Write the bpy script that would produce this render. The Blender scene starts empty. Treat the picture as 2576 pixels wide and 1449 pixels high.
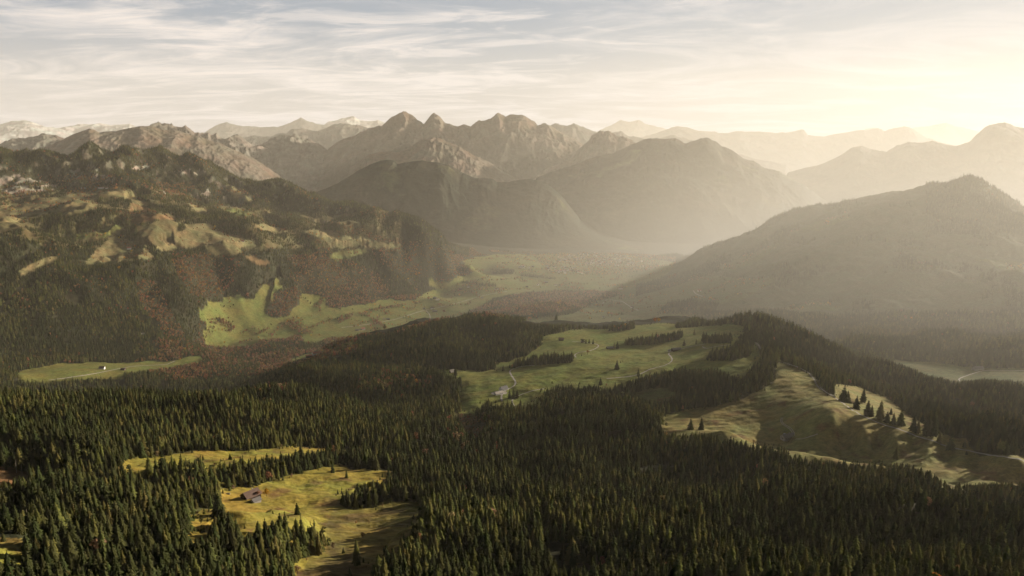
import bpy, math, random
import numpy as np
from mathutils import Vector, Matrix

rng = np.random.default_rng(7)
random.seed(7)
sc = bpy.context.scene
col = sc.collection
R = math.radians

# ------------------------------------------------------------------ camera model (picture measured at 2576 x 1449)
FX, CX, CY = 1909.6, 1288.0, 724.5
CAMZ = 1700.0
PITCH = math.atan((724.5 - 350) / FX)
CP, SP = math.cos(PITCH), math.sin(PITCH)

def ray(px, py):
    """azimuth and slope (dz per horizontal metre) of the line of sight through a point of the picture"""
    x = (np.asarray(px, float) - CX) / FX
    zc = (CY - np.asarray(py, float)) / FX
    X, Y, Z = x, CP + SP * zc, -SP + CP * zc
    h = np.hypot(X, Y)
    return np.arctan2(X, Y), Z / h

def project(x, y, z):
    """world (z relative to the eye) -> picture"""
    yc = y * CP - z * SP
    zc = y * SP + z * CP
    return CX + FX * x / yc, CY - FX * zc / yc

# ------------------------------------------------------------------ noise
def _hash(ix, iy, seed):
    n = (ix.astype(np.int64) * 374761393 + iy.astype(np.int64) * 668265263 + seed * 1442695041) & 0xFFFFFFFF
    n = ((n ^ (n >> 13)) * 1274126177) & 0xFFFFFFFF
    n = n ^ (n >> 16)
    return (n & 0xFFFFFF).astype(np.float64) / 0xFFFFFF

def noise(x, y, seed=0):
    """gradient noise about -1..1"""
    x = np.asarray(x, float); y = np.asarray(y, float)
    ix = np.floor(x); iy = np.floor(y)
    fx = x - ix; fy = y - iy
    u = fx * fx * fx * (fx * (fx * 6 - 15) + 10); v = fy * fy * fy * (fy * (fy * 6 - 15) + 10)
    out = 0
    g = []
    for dx in (0, 1):
        for dy in (0, 1):
            a = _hash(ix + dx, iy + dy, seed) * 2 * np.pi
            g.append(np.cos(a) * (fx - dx) + np.sin(a) * (fy - dy))
    a = g[0] + (g[2] - g[0]) * u
    b = g[1] + (g[3] - g[1]) * u
    return (a + (b - a) * v) * 1.45

def fbm(x, y, scale, octv=4, seed=0, gain=0.5, ridged=False):
    o = 0.0; amp = 1.0; tot = 0.0; f = 1.0 / scale
    for i in range(octv):
        n = noise(x * f + 17.3 * i, y * f - 9.1 * i, seed + i)
        if ridged: n = 1 - 2 * np.abs(n)
        o = o + amp * n; tot += amp; amp *= gain; f *= 2.03
    return o / tot

# ------------------------------------------------------------------ ground: control curves (px, py, distance) seen from the drone
C = [
 # foreground, under the bottom edge
 [(-500,1560,470),(300,1580,450),(900,1560,480),(1500,1600,460),(2100,1600,480),(3000,1570,650)],
 [(-500,1449,560),(0,1449,570),(400,1449,580),(900,1440,600),(1300,1460,560),(1800,1460,570),(2300,1460,590),(3000,1440,800)],
 [(-500,1380,680),(0,1380,690),(60,1385,690)],
 [(900,1400,650),(1000,1330,735)],
 [(1200,1380,660),(1600,1380,680),(2000,1390,690),(2400,1390,700),(3000,1380,930)],
 # hut meadow
 [(470,1345,730),(620,1300,800),(760,1290,820),(900,1300,800),(1040,1290,800)],
 [(560,1250,890),(640,1258,880),(760,1240,905),(900,1225,920),(1000,1205,960)],
 [(640,1222,940),(760,1192,1000),(860,1170,1050)],
 # forest left of it
 [(-500,1300,800),(0,1290,820),(200,1290,810),(400,1280,830)],
 [(-500,1210,960),(0,1210,960),(200,1215,950),(400,1225,920),(540,1235,905)],
 # upper left meadow
 [(300,1190,1000),(430,1196,1000),(560,1180,1040),(700,1155,1100),(860,1138,1160)],
 [(320,1155,1090),(470,1142,1130),(600,1134,1160),(740,1127,1190),(860,1126,1200)],
 [(-500,1150,1080),(0,1140,1110),(250,1130,1150)],
 [(-500,1080,1330),(0,1080,1330),(300,1075,1350),(600,1080,1350),(900,1080,1380),(1050,1110,1300)],
 # front left forest crest (ground line) and the hidden fall behind it
 [(-500,1040,1600),(0,1034,1640),(300,1014,1700),(520,1022,1700),(680,1008,1750),(760,1000,1780),(900,1030,1700),(1050,1070,1560),(1120,1100,1450)],
 # gully in the middle
 [(1150,1180,1180),(1170,1120,1330),(1180,1080,1480),(1165,1040,1680)],
 [(1180,1230,1000),(1400,1230,1040),(1700,1230,1080),(2000,1240,1100),(2300,1250,1120),(3000,1260,1400)],
 [(1250,1300,860),(1500,1290,880),(1800,1300,880),(2200,1310,880),(3000,1330,1080)],
 [(1300,1110,1360),(1500,1080,1420),(1700,1100,1370),(1850,1130,1290),(2000,1160,1290),(2200,1185,1270),(2400,1235,1215),(3000,1240,1480)],
 [(1250,1050,1600),(1400,1020,1700),(1550,1010,1740),(1700,1040,1580)],
 # right meadow
 [(1700,1060,1525),(1850,1085,1465),(1980,1108,1432),(2120,1120,1424),(2300,1140,1406),(2450,1180,1378),(2576,1205,1360),(3000,1215,1640)],
 [(1850,1010,1640),(1990,1030,1560),(2100,1060,1441),(2250,1105,1412),(2420,1150,1378),(2576,1178,1366)],
 [(1955,912,1950),(2010,925,1890),(2055,962,1760),(2100,1000,1635),(2150,1033,1540),(2200,1058,1492),(2270,1083,1462),(2340,1107,1440),(2440,1133,1425),(2576,1158,1418),(3000,1175,1660)],
 # fall behind it to the right
 [(1980,890,2250),(2110,960,1990),(2200,1000,1870),(2320,1050,1720),(2450,1095,1640),(2576,1105,1630),(3000,1110,2000)],
 [(2050,880,2650),(2200,930,2450),(2350,985,2230),(2576,1010,2160),(3000,1020,2550)],
 # middle meadow
 [(1100,935,2220),(1140,938,2150),(1220,938,2130),(1320,922,2150),(1450,905,2150),(1552,930,1990),(1640,930,1960),(1750,905,2030),(1880,900,2000)],
 [(1170,985,1900),(1262,992,1830),(1340,985,1840),(1420,965,1900),(1600,950,1900),(1720,935,1920)],
 [(1200,1020,1730),(1300,1020,1740),(1370,1000,1790)],
 [(1380,860,2500),(1450,858,2500),(1530,878,2380),(1600,870,2400),(1690,882,2260),(1770,868,2250),(1880,862,2200)],
 [(1410,838,2680),(1500,828,2760),(1600,822,2750),(1700,818,2700),(1800,820,2560),(1880,822,2480)],
 # right hand knoll of it, tree covered
 [(1760,812,2760),(1880,806,2640),(1950,830,2580),(2050,870,2480)],
 # middle wooded hill
 [(850,892,2800),(920,868,2850),(1000,842,2900),(1090,815,2950),(1200,803,3000),(1330,818,2950),(1440,830,2800)],
 [(860,930,2480),(1000,900,2500),(1150,870,2560),(1300,860,2560),(1380,872,2450)],
 [(800,970,2250),(950,960,2200),(1080,930,2280),(1240,912,2300)],
 [(700,985,2350),(900,1010,1990),(1050,1010,1920),(1150,1010,1820)],
 [(660,985,2700),(740,940,2750),(820,905,2800)],
 # left valley
 [(-500,965,3250),(60,962,3220),(200,955,3260),(320,945,3330),(480,925,3500),(600,950,3300)],
 [(-500,930,3480),(60,932,3450),(200,915,3570),(400,910,3620),(520,900,3700),(640,930,3480),(730,905,3700),(820,882,3900)],
 [(520,866,4050),(640,860,4100),(760,850,4180),(900,832,4330),(1000,812,4540),(1080,785,4850)],
 [(600,830,4300),(760,805,4480),(900,790,4650),(1000,770,4900),(1100,750,5150)],
 [(1180,800,4560),(1240,765,4960),(1380,740,5350),(1560,740,5200)],
 [(1100,720,5600),(1200,730,5450),(1280,700,5960),(1400,715,5750),(1560,710,5750),(1650,700,5800)],
 [(1190,690,6150),(1260,672,6500),(1400,680,6350),(1500,665,6800),(1640,665,6700)],
 [(1180,655,6900),(1300,645,7300),(1450,643,7400),(1600,645,7300),(1700,640,7250)],
 [(1300,808,4080),(1450,808,4000),(1560,790,4150),(1680,790,4050)],
 [(1400,770,4700),(1560,765,4600),(1700,760,4400)],
 # left hill: lower slopes
 [(-500,890,3650),(0,890,3640),(200,860,3800),(350,850,3870),(480,830,4050)],
 [(-500,800,3900),(0,800,3900),(150,790,3980),(300,780,4080),(450,770,4200),(600,775,4450)],
 [(-500,700,4250),(0,700,4250),(150,700,4300),(300,700,4360),(420,700,4420),(560,710,4650),(700,720,4800),(850,740,4950),(1000,750,5150)],
 [(560,760,4480),(680,770,4560)],
 [(0,620,4650),(120,640,4560),(240,650,4600),(330,640,4640),(420,640,4680),(560,640,4800),(700,650,5050),(850,665,5300),(950,690,5400),(1050,700,5550),(1150,690,5950)],
 [(270,595,4800),(340,600,4790),(460,590,4960),(560,600,4980),(640,612,5000)],
 [(0,570,5150),(100,560,5200),(250,550,5200),(400,550,5300),(520,560,5350),(660,590,5250)],
 [(-500,525,5550),(0,520,5550),(110,500,5750),(230,482,5850),(290,474,5900),(330,480,5900),(380,512,5700),(470,520,5900)],
 [(640,585,5600),(760,590,5450),(860,600,5500),(950,605,5600),(1060,614,5750),(1120,632,5900),(1180,668,6050)],
 # cliffs crest
 [(-500,420,6600),(0,415,6600),(60,420,6700),(120,425,6750),(185,428,6800),(205,408,6800),(225,402,6800),(245,415,6800),(290,420,6850),(305,410,6850),(322,404,6850),(345,420,6900),(380,418,6900),(400,410,6900),(430,408,6900),(470,415,6950),(510,430,7000),(560,455,7000),(620,475,7000),(690,490,7000),(730,490,6950),(760,500,6900),(830,540,6800),(900,565,6700),(1000,608,6600)],
 [(0,490,6250),(120,490,6300),(230,460,6400),(330,460,6450),(430,500,6400),(560,520,6400),(700,560,6100),(860,585,6000)],
 # right hill
 [(1640,690,5900),(1700,668,6100),(1800,630,6200),(1900,590,6200),(2000,548,6100),(2150,520,6000),(2250,502,6000),(2350,480,5950),(2388,486,5900),(2410,470,5900),(2435,464,5900),(2460,472,5900),(2480,486,5900),(2520,516,5900),(2576,556,5900),(3000,700,5600)],
 [(1700,720,5150),(1850,690,5150),(2000,650,5100),(2150,600,5200),(2300,600,5150),(2450,600,5150),(2576,640,5000),(3000,760,5000)],
 [(1740,745,4650),(1900,735,4600),(2100,710,4500),(2300,700,4450),(2576,730,4300),(3000,820,4450)],
 [(1720,790,4050),(1850,790,4050),(2000,785,4050),(2200,790,3980),(2400,800,3900),(2576,820,3750),(3000,880,3950)],
 [(1900,830,3500),(2100,835,3500),(2300,850,3350),(2576,870,3200),(3000,920,3550)],
 [(2100,885,3020),(2217,902,2900),(2350,914,2850),(2576,930,2780),(3000,960,3200)],
 [(2300,930,2720),(2450,955,2620),(2576,965,2580),(3000,985,2950)],
]
# hidden ground (px, z relative to the eye, distance)
Hd = [
 [(-500,-800,2050),(0,-790,2100),(300,-790,2150),(600,-800,2200),(760,-760,2100),(900,-720,1900)],
 [(-500,-1000,2700),(0,-1000,2700),(300,-1010,2750),(600,-980,2600)],
 [(0,-1040,3000),(300,-1040,3050)],
 [(900,-880,3250),(1050,-870,3400),(1200,-860,3500),(1350,-860,3400),(1500,-830,3300),(1650,-800,3250),(1800,-800,3150)],
 [(1000,-1040,3900),(1200,-1040,4000),(1350,-1000,3800),(1550,-940,3700),(1700,-900,3500),(1850,-900,3200),(1980,-880,3050)],
 [(0,-420,7500),(300,-400,7600),(600,-600,7700),(800,-800,7500),(1000,-900,7200)],
 [(-500,-900,8800),(0,-900,8800),(500,-1000,8800),(900,-1110,8600),(1200,-1135,8600),(1600,-1140,8600),(2000,-1140,8800),(2500,-1100,8800),(3000,-1100,8800)],
 [(900,-1000,6900),(1060,-960,6400),(1150,-1080,6700)],
 [(1900,-900,6900),(2200,-800,6900),(2450,-750,6900),(2700,-800,6900)],
 [(1750,-1080,6700),(1700,-1130,7400)],
 [(-500,-1150,10500),(500,-1150,10500),(1300,-1150,10500),(2100,-1150,10500),(3000,-1150,10500)],
]
pts = []
for cv in C:
    for (a, b) in zip(cv[:-1], cv[1:]):
        n = max(1, int(abs(b[0] - a[0]) // 75))
        for k in range(n):
            t = k / n
            pts.append([a[i] + (b[i] - a[i]) * t for i in range(3)])
    pts.append(list(cv[-1]))
P3 = np.array(pts, float)
A_, S_ = ray(P3[:, 0], P3[:, 1])
U = list(A_); V = list(np.log(P3[:, 2])); Zc = list(S_ * P3[:, 2])
for cv in Hd:
    for (a, b) in zip(cv[:-1], cv[1:]):
        n = max(1, int(abs(b[0] - a[0]) // 110))
        for k in range(n + (1 if b is cv[-1] else 0)):
            t = k / n
            q = [a[i] + (b[i] - a[i]) * t for i in range(3)]
            py = 350 - FX * q[1] / q[2]
            az, _ = ray(q[0], py)
            U.append(float(az)); V.append(math.log(q[2])); Zc.append(q[1])
U = np.array(U); V = np.array(V); Zc = np.array(Zc)
ASC = 1.6
def tps(r2): return np.where(r2 > 0, 0.5 * r2 * np.log(np.maximum(r2, 1e-12)), 0.0)
def fit(U, V, Z, lam):
    n = len(U); X = np.stack([U * ASC, V], 1)
    r2 = ((X[:, None] - X[None]) ** 2).sum(-1)
    M = np.zeros((n + 3, n + 3)); M[:n, :n] = tps(r2) + lam * np.eye(n)
    Pm = np.concatenate([np.ones((n, 1)), X], 1); M[:n, n:] = Pm; M[n:, :n] = Pm.T
    w = np.linalg.lstsq(M, np.concatenate([Z, np.zeros(3)]), rcond=None)[0]
    return X, w
Zn = Zc / np.exp(V)          # slope angle from the eye: well scaled everywhere
Xc, Wc = fit(U, V, Zn, 2e-5)

AZ0, AZ1 = R(-42), R(42)
L0, L1 = math.log(400), math.log(9400)
NCc, NRc = 330, 380
uc = np.linspace(AZ0, AZ1, NCc); vc = np.linspace(L0, L1, NRc)
Zco = np.zeros((NRc, NCc))
for i in range(NRc):
    r2 = (uc[:, None] * ASC - Xc[None, :, 0]) ** 2 + (vc[i] - Xc[None, :, 1]) ** 2
    Zco[i] = tps(r2) @ Wc[:-3] + Wc[-3] + Wc[-2] * uc * ASC + Wc[-1] * vc[i]
def cubic_matrix(nf, nc):
    x = np.linspace(0, nc - 1, nf); i = np.clip(np.floor(x).astype(int), 0, nc - 2); t = x - i
    w = [-.5*t+t*t-.5*t**3, 1-2.5*t*t+1.5*t**3, .5*t+2*t*t-1.5*t**3, -.5*t*t+.5*t**3]
    M = np.zeros((nf, nc))
    for k in range(4):
        np.add.at(M, (np.arange(nf), np.clip(i + k - 1, 0, nc - 1)), w[k])
    return M
NC, NR = 1300, 1150
Zs = cubic_matrix(NR, NRc) @ Zco @ cubic_matrix(NC, NCc).T
ug = np.linspace(AZ0, AZ1, NC); vg = np.linspace(L0, L1, NR)
Dg = np.exp(vg)[:, None] * np.ones((1, NC))
Xg = Dg * np.sin(ug)[None]; Yg = Dg * np.cos(ug)[None]
Zg = Zs * Dg

# picture position of each ground vertex, before the small relief
PX, PY = project(Xg, Yg, Zg)

def inpoly(px, py, poly):
    inside = np.zeros(np.shape(px), bool)
    n = len(poly)
    for i in range(n):
        x1, y1 = poly[i]; x2, y2 = poly[(i + 1) % n]
        if y1 == y2: continue
        c = ((y1 > py) != (y2 > py)) & (px < (x2 - x1) * (py - y1) / (y2 - y1) + x1)
        inside ^= c
    return inside

# meadows: (outline, nearest, farthest, rgb)
GY = (0.27, 0.22, 0.045); GG = (0.17, 0.18, 0.042); GB = (0.20, 0.155, 0.05); GD = (0.125, 0.13, 0.042)
BR = (0.17, 0.105, 0.05); VG = (0.165, 0.165, 0.046); SL = (0.22, 0.195, 0.065); SF = (0.19, 0.16, 0.078)
MEADOW = [
 ([(313,1153),(377,1148),(467,1139),(567,1133),(667,1129),(734,1123),(859,1123),(859,1135),(734,1145),(657,1153),(590,1163),(520,1186),(467,1196),(427,1193),(363,1193),(300,1183)], 900,1400, GY),
 ([(553,1234),(600,1224),(667,1214),(733,1196),(784,1181),(859,1163),(880,1180),(920,1178),(975,1187),(1010,1195),(960,1213),(905,1222),(860,1250),(858,1275),(890,1282),(940,1275),(985,1255),(1060,1265),(1072,1285),(1045,1320),(1030,1360),(1000,1385),(940,1425),(935,1480),(740,1480),(734,1415),(767,1403),(814,1393),(824,1363),(800,1330),(750,1310),(694,1300),(640,1326),(634,1343),(610,1330),(560,1285),(517,1336),(517,1363),(477,1360),(460,1310),(500,1286),(547,1276)], 500,1200, GY),
 ([(-60,1353),(63,1355),(60,1400),(-60,1410)], 500,900, GY),
 ([(-60,1160),(40,1180),(110,1196),(100,1207),(-60,1222)], 800,1200, BR),
 ([(1079,929),(1132,929),(1219,934),(1266,929),(1239,925),(1249,912),(1289,906),(1330,890),(1365,868),(1370,846),(1405,836),(1450,829),(1476,824),(1533,829),(1590,820),(1653,812),(1718,816),(1760,822),(1827,816),(1873,820),(1878,832),(1850,850),(1895,860),(1915,895),(1890,925),(1870,950),(1840,945),(1800,930),(1742,930),(1717,925),(1680,935),(1625,945),(1580,960),(1530,975),(1480,970),(1400,965),(1370,985),(1350,1010),(1316,1022),(1253,1020),(1226,1012),(1186,1042),(1159,1029),(1159,1006),(1152,989),(1166,976),(1159,949),(1112,939)], 1500,2900, GG),
 ([(1590,985),(1660,975),(1720,990),(1660,1010),(1600,1000)], 1500,2000, GD),
 ([(1950,909),(2000,922),(2040,945),(2065,980),(2100,1000),(2098,964),(2160,972),(2230,1000),(2317,1060),(2367,1090),(2440,1103),(2460,1142),(2640,1152),(2640,1216),(2400,1225),(2370,1215),(2345,1195),(2270,1168),(2200,1168),(2110,1165),(2060,1158),(1980,1145),(1970,1128),(1850,1113),(1790,1095),(1717,1090),(1670,1085),(1662,1048),(1717,1032),(1800,1022),(1870,1002),(1920,978),(1936,960)], 1000,2300, SL),
 ([(2217,902),(2350,912),(2450,922),(2640,929),(2640,967),(2480,955),(2411,962),(2330,945),(2300,930)], 2300,3300, GD),
 ([(1964,776),(2050,760),(2117,771),(2100,780),(2010,785)], 3500,5000, GD),
 ([(2450,655),(2520,650),(2640,670),(2640,690),(2540,680)], 4000,6200, GD),
 ([(1160,655),(1250,640),(1330,640),(1400,640),(1550,640),(1640,650),(1700,660),(1680,690),(1620,715),(1560,735),(1500,728),(1380,730),(1300,735),(1240,750),(1180,785),(1154,799),(1084,812),(996,839),(961,834),(907,836),(891,844),(821,847),(799,861),(767,858),(761,845),(745,840),(718,848),(692,848),(654,852),(638,864),(600,868),(519,866),(511,837),(527,826),(522,807),(503,799),(503,783),(530,772),(529,759),(560,759),(561,748),(600,741),(611,748),(638,753),(665,719),(692,700),(702,700),(713,721),(686,729),(689,740),(675,764),(670,788),(697,802),(724,794),(756,756),(761,740),(804,743),(818,748),(826,772),(853,780),(861,775),(928,764),(955,753),(1009,756),(1041,756),(1066,737),(1106,729),(1084,713),(1082,702),(1109,710),(1133,708),(1149,697),(1195,686)], 3900,7900, VG),
 ([(1290,812),(1340,792),(1400,795),(1440,770),(1500,745),(1560,737),(1650,700),(1760,690),(1850,700),(1800,740),(1760,790),(1700,815),(1530,818)], 3600,6200, GD),
 ([(43,939),(67,929),(147,916),(233,912),(333,911),(433,909),(500,896),(513,906),(424,922),(313,936),(310,946),(213,949),(123,958),(57,954)], 3000,4200, VG),
 ([(727,902),(814,879),(823,882),(774,899),(730,911)], 3000,4300, VG),
 ([(-60,530),(0,521),(40,511),(77,508),(110,502),(154,493),(193,481),(220,479),(242,477),(281,472),(319,480),(363,504),(382,516),(365,517),(334,513),(336,500),(297,493),(257,490),(242,497),(244,515),(224,526),(187,537),(167,540),(143,533),(123,533),(110,541),(55,548),(40,559),(50,575),(-60,590)], 4800,6400, SF),
 ([(321,513),(343,511),(369,524),(374,535),(407,539),(448,552),(428,556),(391,548),(387,553),(343,564),(325,556),(330,544),(360,541),(352,530),(325,526)], 4700,6300, BR),
 ([(215,660),(275,594),(308,594),(339,612),(340,621),(365,623),(395,648),(352,648),(319,654),(264,661)], 4100,5300, SF),
 ([(189,603),(191,590),(253,581),(268,572),(308,566),(314,573),(275,592),(242,600)], 4300,5600, GD),
 ([(42,687),(66,669),(110,651),(143,643),(143,650),(84,678),(55,691)], 3800,5200, SF),
 ([(393,622),(435,609),(442,627),(417,627)], 4300,5400, SF),
 ([(439,609),(448,583),(461,579),(468,564),(500,564),(535,570),(570,586),(611,600),(645,615),(606,622),(608,631),(592,634),(560,640),(543,637),(514,622),(472,618)], 4300,5700, SF),
 ([(636,568),(670,564),(732,580),(702,586),(665,578)], 4700,6600, SF),
 ([(760,583),(775,578),(815,577),(866,593),(907,592),(947,605),(1008,623),(961,621),(931,621),(893,613),(864,624),(832,621),(821,602),(799,594)], 4700,6600, SF),
 ([(826,645),(853,630),(907,626),(930,630),(891,642),(853,651)], 4600,6300, GD),
 ([(617,645),(643,642),(680,662),(654,665)], 4300,5600, BR),
 ([(560,470),(580,462),(600,480),(640,505),(620,510),(590,495)], 5600,6900, SF),
 ([(1152,1043),(1192,1049),(1242,1063),(1219,1099),(1192,1126),(1175,1106),(1159,1083)], 1100,1800, (0.075,0.052,0.03)),
 ([(462,505),(500,518),(535,540),(500,535)], 5200,6800, SF),
 ([(560,520),(620,530),(640,545),(590,540)], 5200,6900, GD),
 ([(1990,585),(2060,556),(2130,532),(2140,550),(2060,580)], 4700,6400, GD),
 ([(1800,675),(1880,640),(1960,612),(1940,640),(1850,680)], 4700,6400, GD),
 ([(1750,735),(1850,700),(1960,700),(1880,750),(1790,770)], 4000,5600, GD),
]
IGULLY = [i for i, m in enumerate(MEADOW) if m[3] == (0.075,0.052,0.03)][0]
def meadow_code(x, y, d, px, py, fuzz=True):
    """which meadow a spot of ground belongs to (-1: wooded)"""
    if fuzz:
        w = np.clip(d / 900, 1, 5)
        s = 22 * w
        k = np.where(d > 3300, 1.7, np.clip(3500 / d, .9, 2.2))
        px = px + (noise(x / s, y / s, 61) * 5 + noise(x / s * 3, y / s * 3, 62) * 2.5) * k
        py = py + (noise(x / s + 40, y / s, 63) * 2.4 + noise(x / s * 3, y / s * 3 + 9, 64) * 1.2) * k
    code = np.full(np.shape(px), -1, int)
    for i, (poly, d0, d1, c) in enumerate(MEADOW):
        code[inpoly(px, py, poly) & (d > d0) & (d < d1)] = i
    return code

def rows(fn, dmin, dmax):
    a = int(np.searchsorted(vg, math.log(max(dmin, 401)))); b = int(np.searchsorted(vg, math.log(dmax)))
    o = np.zeros(Dg.shape); o[a:b] = fn(Xg[a:b], Yg[a:b]); return o
# small relief
code = meadow_code(Xg, Yg, Dg, PX, PY)
def blur(m, k):
    for ax in (0, 1):
        p = np.pad(m, [(k + 1, k) if a == ax else (0, 0) for a in (0, 1)], mode='edge'); c = np.cumsum(p, axis=ax)
        m = (c[2 * k + 1:] - c[:-2 * k - 1]) / (2 * k + 1) if ax == 0 else (c[:, 2 * k + 1:] - c[:, :-2 * k - 1]) / (2 * k + 1)
    return m
fm_ = blur(blur((code < 0).astype(float), 12), 12); fm_ = np.where(Dg > 3500, np.minimum(fm_, blur(fm_, 14)), fm_)
far = np.clip((Dg - 2500) / 3000, 0, 1)
rough = fbm(Xg, Yg, 420, 5, 11) * (22 + 16 * far) * (.3 + .7 * np.maximum(fm_, far)) + rows(lambda x, y: fbm(x * .55 + 30 * noise(x / 200, y / 200, 8), y, 330, 4, 17, ridged=True) * 38 - 8, 401, 3400) * fm_ ** 6 + rows(lambda x, y: fbm(x, y, 150, 3, 13), 401, 3600) * 11 * (code < 0)
gul = rows(lambda x, y: fbm(x + 40 * noise(x / 300, y / 300, 5), y, 650, 5, 23, ridged=True), 3550, 8300)
steep = np.clip((Dg - 3600) / 800, 0, 1) * np.clip((8200 - Dg) / 800, 0, 1)
hillmask = np.clip((Zg + 1060) / 160, 0, 1) * steep
rough = rough * (0.25 + 0.75 * np.clip(np.abs(Zg + 1100) / 300 + (Dg < 3000), 0, 1))
Zg = Zg + rough + gul * 88 * (.1 + .9 * fm_) * hillmask * np.where(PX > 1640, .45, 1.0) + rows(lambda x, y: fbm(x * 1.0 + 60 * noise(x / 400, y / 400, 28), y * .38, 430, 5, 27, ridged=True) * 62, 3550, 8300) * (.1 + .9 * fm_) * hillmask * (code < 0)
inm = code >= 0
near = np.clip((3200 - Dg) / 1400, 0, 1)
hum = rows(lambda x, y: fbm(x, y, 62, 4, 31) * 5.2 + fbm(x * 0.45 + y * .2, y, 22, 3, 37, ridged=True) * 1.5, 401, 3250)
Zg = Zg + near * hum * np.where(inm, 1.0, 0.55)
Zg = Zg + np.clip((Dg - 3200) / 800, 0, 1) * rows(lambda x, y: fbm(x, y, 90, 3, 41), 3100, 9400) * 5 * np.where(Zg > -1060, 1.5, .6)
sm = np.exp(-(((ug[None] - ray(2436, 464)[0]) * Dg / 150) ** 2 + ((Dg - 5900) / 260) ** 2)); Zg = Zg + 28 * sm
sm = np.exp(-(((ug[None] - ray(2355, 480)[0]) * Dg / 110) ** 2 + ((Dg - 5950) / 260) ** 2)); Zg = Zg + 16 * sm
# crags of the cliff ridge
cl = np.clip((Dg - 6150) / 300, 0, 1) * np.clip((7300 - Dg) / 300, 0, 1) * np.clip((R(-9) - ug[None] * np.ones_like(Dg)) / R(5), 0, 1)
Zg = Zg + cl * rows(lambda x, y: fbm(x, y, 230, 5, 51, ridged=True) * 38 + np.abs(noise(x / 60, y / 60, 57)) * 14, 6100, 7400)

PX, PY = project(Xg, Yg, Zg)
code = meadow_code(Xg, Yg, Dg, PX, PY)
inm = code >= 0
def H(az, d):
    """ground height (relative to the eye)"""
    az = np.asarray(az, float); d = np.asarray(d, float)
    fu = np.clip((az - AZ0) / (AZ1 - AZ0) * (NC - 1), 0, NC - 1.001); fv = np.clip((np.log(d) - L0) / (L1 - L0) * (NR - 1), 0, NR - 1.001)
    i = fv.astype(int); j = fu.astype(int); a = fv - i; b = fu - j
    return (Zg[i, j] * (1 - a) * (1 - b) + Zg[i + 1, j] * a * (1 - b) + Zg[i, j + 1] * (1 - a) * b + Zg[i + 1, j + 1] * a * b)
def Hxy(x, y): return H(np.arctan2(x, y), np.hypot(x, y))
def spot(px, py, dmin=450):
    """where the line of sight through (px, py) first meets the ground: x, y, z"""
    az, s = ray(px, py); az = float(az); s = float(s)
    ds = np.exp(np.linspace(math.log(dmin), L1, 6000))
    h = H(np.full(ds.shape, az), ds)
    k = np.argmax(h >= s * ds)
    if h[k] < s * ds[k]: k = np.argmin(s * ds - h)
    d = ds[k]
    return d * math.sin(az), d * math.cos(az), float(h[k])

# ------------------------------------------------------------------ material helpers
def mat(name):
    m = bpy.data.materials.new(name); m.use_nodes = True
    nt = m.node_tree; nt.nodes.clear()
    return m, nt, nt.nodes, nt.links
def add(ns, t, **kw):
    n = ns.new(t)
    for k, v in kw.items(): setattr(n, k, v)
    return n
def simple(name, rgb, rough=.85, var=.25, scale=.5, metallic=0.0):
    m, nt, ns, ls = mat(name)
    out = add(ns, 'ShaderNodeOutputMaterial'); b = add(ns, 'ShaderNodeBsdfPrincipled')
    b.inputs['Roughness'].default_value = rough; b.inputs['Metallic'].default_value = metallic
    tc = add(ns, 'ShaderNodeTexCoord'); nz = add(ns, 'ShaderNodeTexNoise'); nz.inputs['Scale'].default_value = scale; nz.inputs['Detail'].default_value = 4
    rp = add(ns, 'ShaderNodeValToRGB')
    rp.color_ramp.elements[0].position = .3; rp.color_ramp.elements[1].position = .7
    rp.color_ramp.elements[0].color = (*[c * (1 - var) for c in rgb], 1); rp.color_ramp.elements[1].color = (*[min(1, c * (1 + var)) for c in rgb], 1)
    ls.new(tc.outputs['Object'], nz.inputs['Vector']); ls.new(nz.outputs['Fac'], rp.inputs['Fac']); ls.new(rp.outputs['Color'], b.inputs['Base Color']); ls.new(b.outputs[0], out.inputs[0])
    return m
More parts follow.
